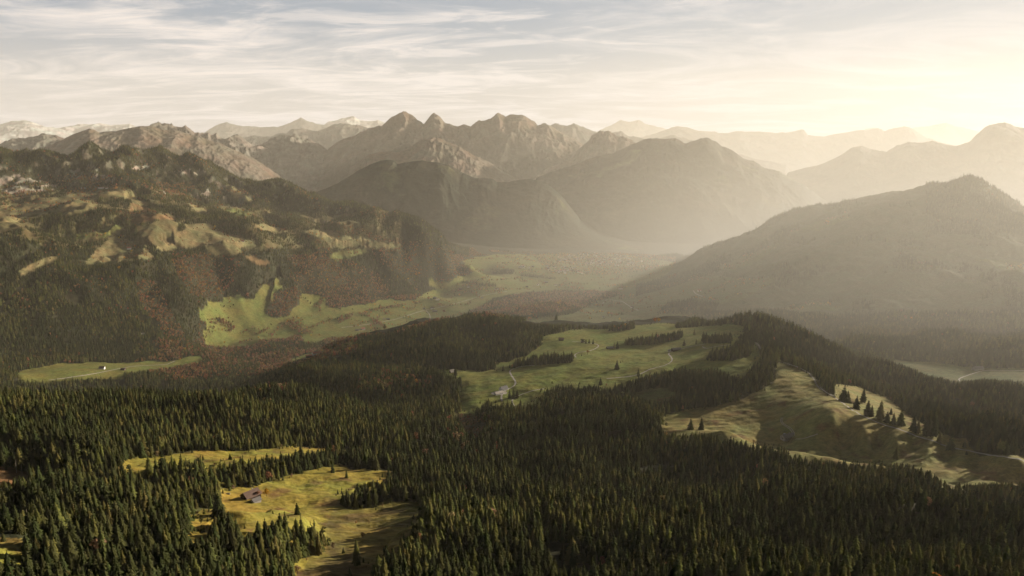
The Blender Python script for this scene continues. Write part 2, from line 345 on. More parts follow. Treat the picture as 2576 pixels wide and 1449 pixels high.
def ground_mat(name, scales=(0.012, 0.07, 0.35), bump=1.2, contrast=.33, bscale=0.25):
    """colour from the 'tint' attribute, broken up by three sizes of noise"""
    m, nt, ns, ls = mat(name)
    out = add(ns, 'ShaderNodeOutputMaterial'); b = add(ns, 'ShaderNodeBsdfPrincipled'); b.inputs['Roughness'].default_value = .95
    b.inputs['Specular IOR Level'].default_value = .1
    at = add(ns, 'ShaderNodeAttribute', attribute_name='tint'); ge = add(ns, 'ShaderNodeNewGeometry')
    cur = at.outputs['Color']
    for i, s in enumerate(scales):
        nz = add(ns, 'ShaderNodeTexNoise'); nz.inputs['Scale'].default_value = s; nz.inputs['Detail'].default_value = 5; nz.inputs['Roughness'].default_value = .6
        if i == 2:
            sv = add(ns, 'ShaderNodeVectorMath', operation='MULTIPLY'); sv.inputs[1].default_value = (.3, 1.1, 1.0); ls.new(ge.outputs['Position'], sv.inputs[0]); ls.new(sv.outputs[0], nz.inputs['Vector'])
        else: ls.new(ge.outputs['Position'], nz.inputs['Vector'])
        mr = add(ns, 'ShaderNodeMapRange'); mr.inputs[1].default_value = .3; mr.inputs[2].default_value = .7
        mr.inputs[3].default_value = 1 - contrast; mr.inputs[4].default_value = 1 + contrast * .8
        ls.new(nz.outputs['Fac'], mr.inputs[0])
        mx = add(ns, 'ShaderNodeVectorMath', operation='MULTIPLY')
        if i == 0:   # large patches also shift between greener and browner
            cr = add(ns, 'ShaderNodeMix', data_type='RGBA'); cr.inputs[6].default_value = (1.13, .95, .88, 1); cr.inputs[7].default_value = (.88, 1.04, .92, 1)
            ls.new(mr.outputs[0], cr.inputs[0]); 
            cm = add(ns, 'ShaderNodeMapRange'); cm.inputs[1].default_value = .35; cm.inputs[2].default_value = .65; ls.new(nz.outputs['Fac'], cm.inputs[0]); ls.new(cm.outputs[0], cr.inputs[0])
            ls.new(cr.outputs[2], mx.inputs[1])
        else:
            ls.new(mr.outputs[0], mx.inputs[1])
        ls.new(cur, mx.inputs[0]); cur = mx.outputs[0]
    ls.new(cur, b.inputs['Base Color'])
    nb = add(ns, 'ShaderNodeTexNoise'); nb.inputs['Scale'].default_value = bscale; nb.inputs['Detail'].default_value = 6
    ls.new(ge.outputs['Position'], nb.inputs['Vector'])
    bp = add(ns, 'ShaderNodeBump'); bp.inputs['Strength'].default_value = .8; bp.inputs['Distance'].default_value = bump
    ls.new(nb.outputs['Fac'], bp.inputs['Height']); ls.new(bp.outputs[0], b.inputs['Normal'])
    ls.new(b.outputs[0], out.inputs[0])
    return m
def grid_mesh(name, X, Y, Z, tint, material):
    nr, nc = X.shape
    me = bpy.data.meshes.new(name)
    co = np.stack([X, Y, Z + CAMZ], -1).reshape(-1, 3).astype(np.float32)
    i = np.arange(nr * nc).reshape(nr, nc)
    q = np.stack([i[:-1, :-1], i[:-1, 1:], i[1:, 1:], i[1:, :-1]], -1).reshape(-1, 4)
    me.vertices.add(len(co)); me.vertices.foreach_set('co', co.ravel())
    me.loops.add(q.size); me.loops.foreach_set('vertex_index', q.ravel().astype(np.int32))
    me.polygons.add(len(q)); me.polygons.foreach_set('loop_start', np.arange(0, q.size, 4, dtype=np.int32))
    me.polygons.foreach_set('use_smooth', np.ones(len(q), bool))
    me.update()
    a = me.color_attributes.new('tint', 'FLOAT_COLOR', 'POINT')
    t = np.ones((nr * nc, 4), np.float32); t[:, :3] = tint.reshape(-1, 3); a.data.foreach_set('color', t.ravel())
    me.materials.append(material)
    o = bpy.data.objects.new(name, me); col.objects.link(o)
    return o
def tag(o, label=None, cat=None, group=None, kind=None):
    if label: o['label'] = label
    if cat: o['category'] = cat
    if group: o['group'] = group
    if kind: o['kind'] = kind
    return o

# ------------------------------------------------------------------ ground sheet
tint = np.zeros(Xg.shape + (3,))
n1 = fbm(Xg, Yg, 120, 4, 71)[..., None]
up_ = 13.0 * FX / np.hypot(Dg, Zg) * np.cos(np.arctan2(-Zg, Dg))
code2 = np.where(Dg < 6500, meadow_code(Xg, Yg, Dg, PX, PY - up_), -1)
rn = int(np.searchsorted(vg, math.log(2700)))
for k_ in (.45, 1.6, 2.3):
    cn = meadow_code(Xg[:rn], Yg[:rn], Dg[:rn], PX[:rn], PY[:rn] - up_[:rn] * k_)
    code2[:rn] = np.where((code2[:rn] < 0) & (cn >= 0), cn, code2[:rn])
code2[code2 == IGULLY] = -1; n2 = rows(lambda x, y: fbm(x, y, 38, 4, 73), 401, 1750)[..., None]
tint[:] = np.array((0.035, 0.034, 0.018)) * (1 + .4 * n1)
for i, (_, _, _, c) in enumerate(MEADOW):
    mk = code == i
    tint[mk] = np.array(c)
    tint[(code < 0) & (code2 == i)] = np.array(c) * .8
rhg = (PX > 1640) & (Dg > 3900) & (Zg > -1040) & (code < 0)
tint[rhg] = (0.10, 0.10, 0.045)
lhg = (PX < 1010) & (PY > 470) & (PY < 625) & (Dg > 4500) & (Dg < 6200) & (code < 0)
tint[lhg] = (0.115, 0.095, 0.045)
nm_ = (code < 0) & (fm_ < .95) & (Dg < 2700) & (code2 < 0)
tint[nm_] = np.array((0.085, 0.080, 0.032))
brown = np.clip((n2 - .12) * 3.5, 0, 1) * inm[..., None] * (Dg < 1700)[..., None]
tint = tint * (1 - .75 * brown) + np.array((0.16, 0.085, 0.04)) * .75 * brown
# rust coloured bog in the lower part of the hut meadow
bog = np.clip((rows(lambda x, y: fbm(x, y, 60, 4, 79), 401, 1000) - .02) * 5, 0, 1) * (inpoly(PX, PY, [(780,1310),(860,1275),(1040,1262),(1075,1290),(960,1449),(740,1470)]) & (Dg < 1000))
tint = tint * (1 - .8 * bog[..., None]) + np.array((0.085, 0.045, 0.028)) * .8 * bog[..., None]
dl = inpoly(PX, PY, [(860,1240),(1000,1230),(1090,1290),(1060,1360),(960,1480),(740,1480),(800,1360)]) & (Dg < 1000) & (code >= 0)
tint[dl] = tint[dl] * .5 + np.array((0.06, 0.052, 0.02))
# rock faces
gz = np.gradient(Zg, axis=0) / np.gradient(Dg, axis=0)
ROCK = [[(-20,450),(60,440),(150,470),(140,500),(0,505)],[(175,430),(215,412),(250,425),(245,455),(190,458)],[(253,440),(290,445),(292,465),(265,460)],
        [(398,468),(420,460),(415,490),(400,488)],[(505,485),(525,470),(525,505),(510,500)],[(330,420),(372,412),(372,425),(335,430)],[(440,430),(510,425),(515,440),(450,440)]]
rk = np.zeros(Dg.shape, bool)
qx = PX + 9 * rows(lambda x, y: noise(x / 60, y / 60, 81), 5800, 7400); qy = PY + 7 * rows(lambda x, y: noise(x / 60, y / 60, 82), 5800, 7400)
for poly in ROCK: rk |= inpoly(qx, qy, poly) & (Dg > 5800) & (Dg < 7400)
rk2 = rk & (rows(lambda x, y: fbm(x, y * .4, 60, 4, 83), 5800, 7400) > -.05)
tint[rk2] = (0.27, 0.235, 0.20)
bare = (Dg > 6000) & (ug[None] < R(-10)) & (gz > .75) & (rows(lambda x, y: fbm(x, y, 70, 3, 85), 6000, 9400) > .12)
tint[bare] = (0.15, 0.13, 0.10)
ground_m = ground_mat('meadow_ground')
# extend the one sheet to the horizon: flat valley floor in the far distance
dfar = np.exp(np.linspace(L1, math.log(130000), 50))[1:]
Xf = dfar[:, None] * np.sin(ug)[None]; Yf = dfar[:, None] * np.cos(ug)[None]
bl = np.clip((dfar - 9400) / 3000, 0, 1)[:, None]
Zf = Zg[-1:][:] * (1 - bl) + bl * -1150.0
tf = np.ones(Xf.shape + (3,)) * np.array((0.05, 0.055, 0.03))
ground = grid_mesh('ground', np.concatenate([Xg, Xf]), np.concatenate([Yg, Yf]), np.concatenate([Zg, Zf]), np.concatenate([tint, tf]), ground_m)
tag(ground, 'rolling alpine ground of meadow, forest floor and valley', kind='structure')

# ------------------------------------------------------------------ mountains, each a relief of its own
mount_m = ground_mat('mountain_slope', scales=(0.0022, 0.009, 0.05), bump=10, contrast=.32, bscale=0.02)
def smooth_interp(x, xs, ys): return np.interp(x, xs, ys)
def mountain(name, label, crest, d, foot_d, foot_z, tintf, seed, relief=1.0, jag=6.0, depth=None, dvar=0.0, spur=420):
    pxs = [c[0] for c in crest]; pys = [c[1] for c in crest]
    azc, slc = ray(np.array(pxs, float), np.array(pys, float))
    step = max(0.00075, (azc[-1] - azc[0]) / 900)
    az = np.arange(azc[0], azc[-1], step)
    dcr = d * (1 + dvar * noise(az * 9, az * 0, seed + 3))
    zc = smooth_interp(az, azc, slc * d) * dcr / d
    zc = zc + jag * (fbm(az * d, az * 0, 160, 4, seed) * 2.2 + fbm(az * d, az * 0 + 5, 40, 3, seed + 9))
    nT, nB = 150, 26
    ts = np.linspace(0, 1, nT) ** 1.15
    rows = []
    # crest blurred more and more towards the foot, so that summits send out spurs
    for t in ts:
        sig = 0.002 + t * 0.055
        k = int(min(len(az) // 2 - 1, max(1, sig * 2.2 / step)))
        w = np.exp(-0.5 * (np.arange(-k, k + 1) * step / sig) ** 2); w /= w.sum()
        zb = np.convolve(np.pad(zc, k, mode='edge'), w, 'valid')
        zb = zc * max(0, 1 - t * 2.2) + zb * min(1, t * 2.2)
        dd = dcr + (foot_d - dcr) * t
        z = foot_z + (zb - foot_z) * (1 - t) ** 1.12
        rows.append((dd, z, np.full_like(az, t)))
    back = []
    for t in np.linspace(1, 0, nB, endpoint=False):
        dd = dcr + (depth or (d - foot_d) * .8) * t
        back.append((dd, zc + (foot_z - zc) * t ** .9, -np.full_like(az, t)))
    allr = back + rows
    D = np.array([r[0] for r in allr]); Z = np.array([r[1] for r in allr]); T = np.array([r[2] for r in allr])
    A = az[None] * np.ones_like(D); X = D * np.sin(A); Y = D * np.cos(A)
    env = np.sin(np.pi * np.clip(np.abs(T), 0, 1) ** .55) * (zc - foot_z)[None] / 1000
    wx = X + 180 * noise(X / 900, Y / 900, seed + 20)
    # gullies run down the slope: stretched along the line of sight
    g = fbm(wx, Y * .33, spur, 5, seed + 1, ridged=True, gain=.52)
    g2 = fbm(wx, Y, spur * .55, 5, seed + 2, ridged=True)
    Z = Z + relief * env * (g * 120 + g2 * 55)
    Z = np.maximum(Z, foot_z - 30)
    # ends taper into the ground
    e = np.clip(np.minimum(np.arange(len(az)), np.arange(len(az))[::-1]) / 14.0, 0, 1)[None]
    Z = foot_z + (Z - foot_z) * e ** .5
    sl = np.gradient(Z, axis=1) / np.maximum(np.gradient(X, axis=1), 1)
    t3 = tintf(X, Y, Z, T, sl, g, zc[None] - Z)
    o = grid_mesh(name, X[::-1], Y[::-1], Z[::-1], t3[::-1], mount_m)
    tag(o, label, kind='structure')
    return o
def mixc(a, b, w): return np.asarray(a) * (1 - w[..., None]) + np.asarray(b) * w[..., None]
def t_forest(X, Y, Z, T, sl, g, drop):
    w = np.clip((fbm(X, Y, 500, 4, 301) - .22) * 4, 0, 1) * np.clip(1 - drop / 900, .3, 1)
    base = mixc((0.028, 0.034, 0.022), (0.07, 0.05, 0.03), np.clip(fbm(X, Y, 700, 4, 303) * 1.6, 0, 1))
    c = mixc(base, (0.13, 0.14, 0.06), w)
    r = np.clip((fbm(X, Z * 2, 160, 4, 305) - .52) * 4, 0, 1)
    return mixc(c, (0.26, 0.23, 0.2), r)
def t_alp(X, Y, Z, T, sl, g, drop):
    high = np.clip(1 - drop / 650, 0, 1)
    base = mixc((0.045, 0.045, 0.032), (0.125, 0.088, 0.058), np.clip(high * 1.3 + .35 * fbm(X, Y, 500, 4, 311), 0, 1))
    r = np.clip((g - .25) * 2.2 + fbm(X, Z * 3, 140, 4, 313) * .5, 0, 1) * np.clip(high * 2, 0, 1)
    return mixc(base, (0.18, 0.15, 0.125), r * .6)
def t_rock(X, Y, Z, T, sl, g, drop):
    r = np.clip(.55 + fbm(X, Z * 3, 200, 4, 321) * .9, 0, 1)
    return mixc((0.07, 0.06, 0.052), (0.22, 0.19, 0.165), r)
def t_snow(X, Y, Z, T, sl, g, drop):
    r = np.clip(.75 + fbm(X, Z * 3, 900, 4, 331) * 1.8 - drop / 1500, 0, 1)
    return mixc((0.16, 0.14, 0.14), (0.5, 0.48, 0.46), r)
def t_far(X, Y, Z, T, sl, g, drop):
    return mixc((0.06, 0.06, 0.055), (0.14, 0.12, 0.1), np.clip(.5 + fbm(X, Z * 2, 700, 4, 341), 0, 1))

mountain('mountain', 'forested double domed mountain behind the village', [(740,520),(780,490),(850,462),(900,430),(930,414),(960,405),(990,404),(1000,412),(1030,408),(1060,405),(1100,410),(1140,420),(1170,438),(1200,450),(1240,450),(1250,458),(1280,458),(1310,452),(1335,450),(1360,457),(1385,470),(1410,490),(1435,520),(1460,552),(1500,575),(1560,590),(1620,605)], 9100, 7900, -1140, t_forest, 401, .85, 4, 1500, 0, 520)
mountain('mountain', 'long forested mountain with bare strips right of the village', [(1330,452),(1400,430),(1470,405),(1540,385),(1590,365),(1610,358),(1635,350),(1665,350),(1700,350),(1722,364),(1745,358),(1765,350),(1780,347),(1800,356),(1815,370),(1845,382),(1870,400),(1900,410),(1925,425),(1960,432),(1990,450),(2020,465),(2050,485),(2090,515),(2140,545),(2200,570)], 11500, 8600, -1150, t_forest, 411, .95, 7, 3000, .02, 620)
mountain('mountain', 'small bare rock summit left of the long forested mountain', [(1280,470),(1330,440),(1400,420),(1440,395),(1470,368),(1495,345),(1515,337),(1535,340),(1555,350),(1580,352),(1610,368),(1660,390),(1720,410)], 13500, 10500, -1150, t_alp, 421, 1.5, 7, 3000)
mountain('mountain', 'brown rounded mountain shoulder below the twin peaks', [(860,440),(900,410),(930,388),(960,382),(1000,384),(1030,372),(1055,357),(1085,350),(1110,350),(1150,368),(1190,390),(1230,410),(1270,435),(1320,460),(1400,490)], 12500, 9800, -1150, t_alp, 431, 1.0, 5, 3000)
mountain('mountain', 'twin pointed peaks with the long craggy central ridge', [(640,520),(700,480),(770,430),(800,405),(825,375),(860,352),(900,338),(945,320),(960,318),(980,297),(1000,290),(1022,283),(1040,294),(1055,306),(1066,316),(1075,303),(1085,289),(1092,287),(1105,296),(1120,312),(1150,318),(1165,314),(1185,318),(1200,308),(1235,300),(1255,286),(1272,296),(1282,290),(1310,291),(1325,296),(1345,308),(1352,318),(1372,312),(1390,322),(1430,345),(1480,370),(1560,400),(1650,430)], 15500, 11500, -1150, t_alp, 441, .9, 8, 5000, .03, 430)
mountain('mountain', 'dim blue ridge of peaks falling to the right of the craggy ridge', [(1300,350),(1360,330),(1395,316),(1425,320),(1440,316),(1470,324),(1500,335),(1530,340),(1560,334),(1580,345),(1640,352),(1700,345),(1740,356),(1800,375),(1900,400),(2000,420)], 20000, 15500, -1150, t_far, 451, 1.3, 10, 5000, .03, 800)
mountain('mountain', 'broad brown mountain with a long sunlit right flank', [(-160,450),(-60,430),(40,408),(70,392),(110,372),(165,348),(205,330),(225,323),(235,328),(250,334),(290,330),(330,322),(350,318),(385,318),(405,326),(440,328),(470,336),(520,350),(560,364),(600,382),(640,400),(680,425),(740,470),(800,515),(860,550)], 13500, 9600, -1150, t_alp, 461, .55, 6, 4500, .02, 330)
mountain('mountain', 'pale jagged rock crest behind the broad brown mountain', [(340,340),(370,322),(400,315),(425,315),(450,320),(475,328),(490,338),(500,336),(512,342),(524,338),(532,348),(545,340),(556,350),(575,350),(600,345),(612,350),(625,362),(650,372),(700,380)], 15000, 12000, -1150, t_rock, 471, 1.3, 16, 3500, .02, 420)
mountain('mountain', 'grey cliff topped mountain at the left edge', [(-260,380),(-140,362),(-60,372),(0,364),(40,352),(60,350),(95,343),(108,338),(125,340),(160,347),(190,360),(240,385),(300,400)], 15500, 12500, -1150, t_rock, 481, 1.2, 9, 3500, .02, 420)
mountain('mountain', 'grey rocky mountain with steep cliffs between the brown mountain and the twin peaks', [(590,400),(640,370),(665,360),(695,348),(715,342),(740,342),(765,346),(790,358),(810,370),(840,395),(880,420)], 15800, 12500, -1150, t_rock, 491, 1.2, 8, 3500, .02, 420)
mountain('mountain', 'dim jagged ridge in front of the snow peaks', [(560,360),(620,345),(680,345),(720,338),(735,326),(760,328),(800,335),(830,322),(860,315),(900,318),(930,330),(980,345),(1040,360),(1120,380)], 22000, 17000, -1150, t_far, 501, 1.3, 12, 4000, .02, 700)
mountain('mountain', 'white snow covered peak at the far left', [(-320,330),(-200,318),(-80,322),(0,316),(30,307),(62,302),(80,306),(110,318),(150,326),(200,340),(260,350)], 36000, 27000, -1150, t_snow, 511, 1.2, 10, 8000, .02, 1500)
mountain('mountain', 'low white snowy ridge left of the broad brown mountain top', [(90,340),(130,325),(180,318),(215,314),(240,314),(280,316),(325,312),(345,322),(400,335),(460,345)], 37000, 28000, -1150, t_snow, 521, 1.2, 10, 8000, .02, 1500)
mountain('mountain', 'pale blue far summits with one pyramid', [(470,345),(515,336),(545,318),(570,311),(600,318),(650,323),(700,320),(735,312),(757,298),(775,308),(800,314),(850,318),(900,330)], 34000, 26000, -1150, t_far, 531, 1.2, 10, 8000, .02, 1500)
mountain('mountain', 'snowy flat topped mountain beside the pale pyramid', [(790,330),(830,308),(860,300),(880,297),(892,295),(905,304),(930,306),(950,303),(980,318),(1040,335)], 40000, 30000, -1150, t_snow, 541, 1.2, 10, 8000, .02, 1500)
mountain('mountain', 'faint distant table shaped massif on the horizon', [(1480,345),(1520,325),(1550,312),(1562,304),(1585,308),(1605,303),(1625,315),(1660,322),(1700,332),(1760,345)], 55000, 42000, -1150, t_far, 551, 1.2, 12, 8000, .02, 1800)
mountain('mountain', 'faint far chain of low peaks in the bright haze', [(1560,360),(1620,345),(1680,326),(1710,318),(1735,322),(1760,332),(1830,338),(1860,332),(1900,335),(1960,336),(2000,332),(2022,326),(2032,340),(2070,345),(2100,338),(2140,332),(2180,330),(2210,322),(2225,332),(2255,324),(2275,318),(2300,330),(2330,350),(2400,365),(2500,380)], 28000, 21000, -1150, t_far, 561, 1.2, 10, 6000, .02, 1100)
mountain('mountain', 'broad hazy summit at the right edge with its lower left shoulder', [(1960,440),(2060,415),(2110,395),(2140,376),(2165,368),(2190,378),(2230,384),(2260,365),(2290,358),(2320,362),(2345,356),(2375,366),(2410,370),(2440,356),(2470,330),(2490,318),(2510,313),(2530,311),(2555,322),(2600,334),(2680,350),(2800,380)], 15000, 9800, -1150, t_far, 571, 1.0, 6, 5000, .02, 700)
mountain('mountain', 'very faint far range above the right hand peaks', [(2120,350),(2160,335),(2180,325),(2200,322),(2240,335),(2290,325),(2340,318),(2380,312),(2400,318),(2450,330),(2520,340),(2640,345)], 50000, 38000, -1150, t_far, 581, 1.2, 10, 8000, .02, 1600)

# ------------------------------------------------------------------ trees
def leafmat(name, rgb, trans=.25, var=.35):
    m, nt, ns, ls = mat(name)
    out = add(ns, 'ShaderNodeOutputMaterial'); b = add(ns, 'ShaderNodeBsdfDiffuse'); tr = add(ns, 'ShaderNodeBsdfTranslucent')
    oi = add(ns, 'ShaderNodeObjectInfo'); hs = add(ns, 'ShaderNodeHueSaturation'); hs.inputs['Color'].default_value = (*rgb, 1)
    mr = add(ns, 'ShaderNodeMapRange'); mr.inputs[3].default_value = 1 - var; mr.inputs[4].default_value = 1 + var * 1.3
    mh = add(ns, 'ShaderNodeMapRange'); mh.inputs[3].default_value = .47; mh.inputs[4].default_value = .53
    fr = add(ns, 'ShaderNodeMath', operation='MULTIPLY_ADD'); fr.inputs[1].default_value = 7.13; fr.inputs[2].default_value = .3
    fc = add(ns, 'ShaderNodeMath', operation='FRACT')
    ls.new(oi.outputs['Random'], mr.inputs[0]); ls.new(oi.outputs['Random'], fr.inputs[0]); ls.new(fr.outputs[0], fc.inputs[0]); ls.new(fc.outputs[0], mh.inputs[0])
    ls.new(mh.outputs[0], hs.inputs['Hue']); ls.new(mr.outputs[0], hs.inputs['Value'])
    ls.new(hs.outputs[0], b.inputs['Color']); ls.new(hs.outputs[0], tr.inputs['Color'])
    mx = add(ns, 'ShaderNodeMixShader'); mx.inputs[0].default_value = trans
    ls.new(b.outputs[0], mx.inputs[1]); ls.new(tr.outputs[0], mx.inputs[2]); ls.new(mx.outputs[0], out.inputs[0])
    return m
M_spruce = leafmat('spruce_needles', (0.070, 0.076, 0.024)); M_spruce2 = leafmat('spruce_needles_olive', (0.108, 0.102, 0.03))
M_spruce3 = leafmat('spruce_needles_dark', (0.046, 0.050, 0.018)); M_rust = leafmat('beech_leaves', (0.30, 0.155, 0.075), .3); M_tan = leafmat('bare_twigs', (0.27, 0.18, 0.095), .3)
M_gold = leafmat('golden_leaves', (0.5, 0.26, 0.04), .35, .15); M_green = leafmat('mixed_green_leaves', (0.075, 0.075, 0.025), .3)
M_bark = simple('bark', (0.06, 0.042, 0.03), .95, .3, 3); M_dead = simple('dead_wood', (0.30, 0.25, 0.19), .9, .2, 3)

def mesh_from(name, verts, faces, material, smooth=False):
    me = bpy.data.meshes.new(name); me.from_pydata(verts, [], faces); me.update()
    for m in (material if isinstance(material, (list, tuple)) else [material]): me.materials.append(m)
    if smooth: me.polygons.foreach_set('use_smooth', [True] * len(me.polygons))
    return me
def spruce_crown(seed, whorls, tips, slim=.19, base=.07):
    """unit-high spruce: whorls of drooping boughs, each bough a bent blade with side sprays"""
    r = random.Random(seed); v = []; f = []
    for w in range(whorls):
        t = (w + r.uniform(-.25, .25)) / whorls
        t = max(0, t)
        z = base + (1 - base) * t
        rad = slim * (1 - t) ** .78 * r.uniform(.85, 1.12) + .012
        rad *= 1 + .16 * math.sin(w * 1.9 + seed)
        if t < .12: rad *= .8 + 1.6 * t
        n = max(4, int(tips * (1 - t * .45))); a0 = r.uniform(0, 6.28)
        for k in range(n):
            a = a0 + 6.2832 * k / n + r.uniform(-.25, .25)
            L = rad * r.uniform(.68, 1.22); dr = (.35 + .25 * (1 - t)) * L
            wd = 3.0 / n * L * r.uniform(.75, 1.1)
            ca, sa = math.cos(a), math.sin(a)
            up = .03 + .12 * L
            b = len(v)
            v += [(0, 0, z + up), (ca * L * .55 - sa * wd, sa * L * .55 + ca * wd, z - dr * .45), (ca * L, sa * L, z - dr), (ca * L * .55 + sa * wd, sa * L * .55 - ca * wd, z - dr * .45), (ca * L * .6, sa * L * .6, z - dr * .12 + .3 * up)]
            f += [(b, b + 1, b + 4), (b + 1, b + 2, b + 4), (b + 2, b + 3, b + 4), (b + 3, b, b + 4)]
    b = len(v); v += [(.012, 0, .93), (-.008, .01, .93), (-.008, -.01, .93), (0, 0, 1.02)]; f += [(b, b + 1, b + 3), (b + 1, b + 2, b + 3), (b + 2, b, b + 3)]
    return v, f
def trunk_vf(h, r0, r1=0.004, n=6, bend=0.0):
    v = []; f = []
    lv = 5
    for i in range(lv):
        t = i / (lv - 1)
        for k in range(n):
            a = 6.2832 * k / n; rr = r0 + (r1 - r0) * t
            v.append((math.cos(a) * rr + bend * t * t, math.sin(a) * rr, h * t - (.02 if i == 0 else 0)))
    for i in range(lv - 1):
        for k in range(n):
            f.append((i * n + k, i * n + (k + 1) % n, (i + 1) * n + (k + 1) % n, (i + 1) * n + k))
    return v, f
def broad_crown(seed, nleaf, clumps=9, flat=.42, size=.05):
    """unit-high broadleaf crown: leafy clumps on an uneven outline"""
    r = random.Random(seed); v = []; f = []
    cs = []
    for _ in range(clumps):
        a = r.uniform(0, 6.28); z = r.uniform(.34, .88); rr = r.uniform(.05, 1) * flat * .62 * math.sin(math.pi * (z - .12) / 1.0) ** .8
        cs.append((rr * math.cos(a), rr * math.sin(a), z, r.uniform(.12, .2)))
    cs.append((0, 0, .86, .13)); cs.append((0, 0, .6, .2))
    for i in range(nleaf):
        c = cs[r.randrange(len(cs))]
        th = r.uniform(0, 6.28); ph = math.acos(r.uniform(-.75, 1)); q = c[3] * r.uniform(.65, 1.05)
        p = Vector((c[0] + q * math.sin(ph) * math.cos(th), c[1] + q * math.sin(ph) * math.sin(th), c[2] + q * .85 * math.cos(ph)))
        n = Vector((math.sin(ph) * math.cos(th) + r.uniform(-.6, .6), math.sin(ph) * math.sin(th) + r.uniform(-.6, .6), math.cos(ph) + r.uniform(-.6, .6))).normalized()
        t1 = n.orthogonal().normalized(); t2 = n.cross(t1); s = size * r.uniform(.6, 1.3)
        b = len(v)
        v += [tuple(p + t1 * s), tuple(p + t2 * s), tuple(p - t1 * s), tuple(p - t2 * s)]; f.append((b, b + 1, b + 2, b + 3))
    return v, f
def broad_trunk(seed):
    r = random.Random(seed); v, f = trunk_vf(.6, .022, .008)
    for _ in range(6):
        a = r.uniform(0, 6.28); z0 = r.uniform(.25, .5); L = r.uniform(.15, .28)
        d = Vector((math.cos(a), math.sin(a), r.uniform(.6, 1.3))).normalized() * L
        s = Vector((0, 0, z0)); o = d.orthogonal().normalized() * .007; p = d.cross(o).normalized() * .007
        b = len(v)
        v += [tuple(s + o), tuple(s + p), tuple(s - o - p), tuple(s + d)]; f += [(b, b + 1, b + 3), (b + 1, b + 2, b + 3), (b + 2, b, b + 3)]
    return v, f

# prototypes (kept out of the scene; the forests instance them, the single trees share their meshes)
protos = bpy.data.collections.new('tree_kinds')
spruce_parts = []
K = []   # name list in order
def proto(name, v1, f1, m1, v2, f2, m2):
    me = bpy.data.meshes.new(name); nv = len(v1)
    me.from_pydata(v1 + v2, [], f1 + [tuple(i + nv for i in q) for q in f2]); me.materials.append(m1); me.materials.append(m2)
    mi = [0] * len(f1) + [1] * len(f2); me.polygons.foreach_set('material_index', mi); me.update()
    o = bpy.data.objects.new(name, me); protos.objects.link(o); K.append(name)
for k in range(6):
    v, f = spruce_crown(100 + k, [15, 16, 14, 17, 15, 13][k], [9, 9, 10, 8, 9, 10][k], [.205, .18, .23, .17, .22, .255][k], [.05, .1, .03, .12, .06, .03][k])
    tv, tf_ = trunk_vf(.93, .014)
    m = M_spruce2 if k in (1, 4) else (M_spruce if k == 0 else M_spruce3)
    proto('kind_%02d' % k, v, f, m, tv, tf_, M_bark)
    spruce_parts.append((mesh_from('spruce_crown_%d' % k, v, f, m), mesh_from('spruce_trunk_%d' % k, tv, tf_, M_bark)))
for k in range(4):
    v, f = spruce_crown(140 + k, 8, 6, [.19, .17, .21, .2][k], .05)
    tv, tf_ = trunk_vf(.5, .014, .008, 4)
    proto('kind_%02d' % (6 + k), v, f, {0: M_spruce, 2: M_spruce2}.get(k, M_spruce3), tv, tf_, M_bark)
broad_parts = []
for k, (m, nl) in enumerate([(M_rust, 150), (M_rust, 130), (M_tan, 120), (M_gold, 140), (M_green, 140)]):
    v, f = broad_crown(200 + k, nl, 8, .5, .06); tv, tf_ = broad_trunk(220 + k)
    proto('kind_%02d' % (10 + k), v, f, m, tv, tf_, M_bark)

# where trees stand
occupied = []
def scatter(d0, d1, s):
    amx = R(38.5)
    xs = np.arange(-d1 * math.sin(amx), d1 * math.sin(amx), s); ys = np.arange(d0 * math.cos(amx), d1, s)
    X, Y = np.meshgrid(xs, ys)
    X = (X + rng.uniform(-.46, .46, X.shape) * s).ravel(); Y = (Y + rng.uniform(-.46, .46, Y.shape) * s).ravel()
    d = np.hypot(X, Y); az = np.arctan2(X, Y)
    k = (d > d0) & (d < d1) & (np.abs(az) < amx)
    return X[k], Y[k], d[k], az[k]
# clumps of trees standing inside meadows (outline of where their feet are)
CLUMP = [
 [(1276,928),(1320,922),(1360,918),(1440,912),(1443,900),(1360,907),(1300,915)],
 [(1573,870),(1655,866),(1715,852),(1717,842),(1640,855),(1573,860)],
 [(1700,826),(1760,822),(1760,815),(1700,820)],
 [(1767,864),(1835,864),(1842,852),(1767,856)],
 [(1775,908),(1835,908),(1885,898),(1898,868),(1860,862),(1840,880),(1790,890)],
 [(1533,835),(1598,828),(1598,820),(1533,828)],
 [(1180,785),(1240,760),(1300,742),(1400,732),(1480,742),(1560,735),(1560,742),(1500,760),(1440,790),(1360,800),(1300,798),(1200,806)],
 [(1236,690),(1290,690),(1294,680),(1236,678)],
 [(1650,790),(1790,790),(1810,765),(1740,755),(1680,765)],
 [(1600,720),(1700,690),(1800,668),(1820,680),(1700,720),(1600,745)],
 [(392,1196),(440,1193),(512,1187),(515,1222),(392,1226)],
 [(519,802),(570,805),(597,829),(579,840),(565,823),(525,813)],[(638,842),(678,826),(680,830),(640,847)],[(600,864),(632,853),(634,857),(602,868)],
 [(718,810),(751,807),(753,821),(788,840),(761,842),(727,826)],[(845,803),(875,792),(890,788),(885,800),(853,816)],[(920,788),(947,807),(974,829),(966,829),(938,808),(914,790)],
 [(928,780),(1009,768),(1012,771),(930,784)],[(804,752),(812,752),(806,786),(800,786)],[(675,795),(690,745),(740,725),(762,745),(735,778),(700,802)],
 [(1100,765),(1135,768),(1132,772),(1100,770)],[(1160,708),(1250,718),(1248,722),(1160,713)],[(1310,690),(1400,700),(1398,704),(1310,695)],[(1020,735),(1060,742),(1050,748),(1015,742)],
]
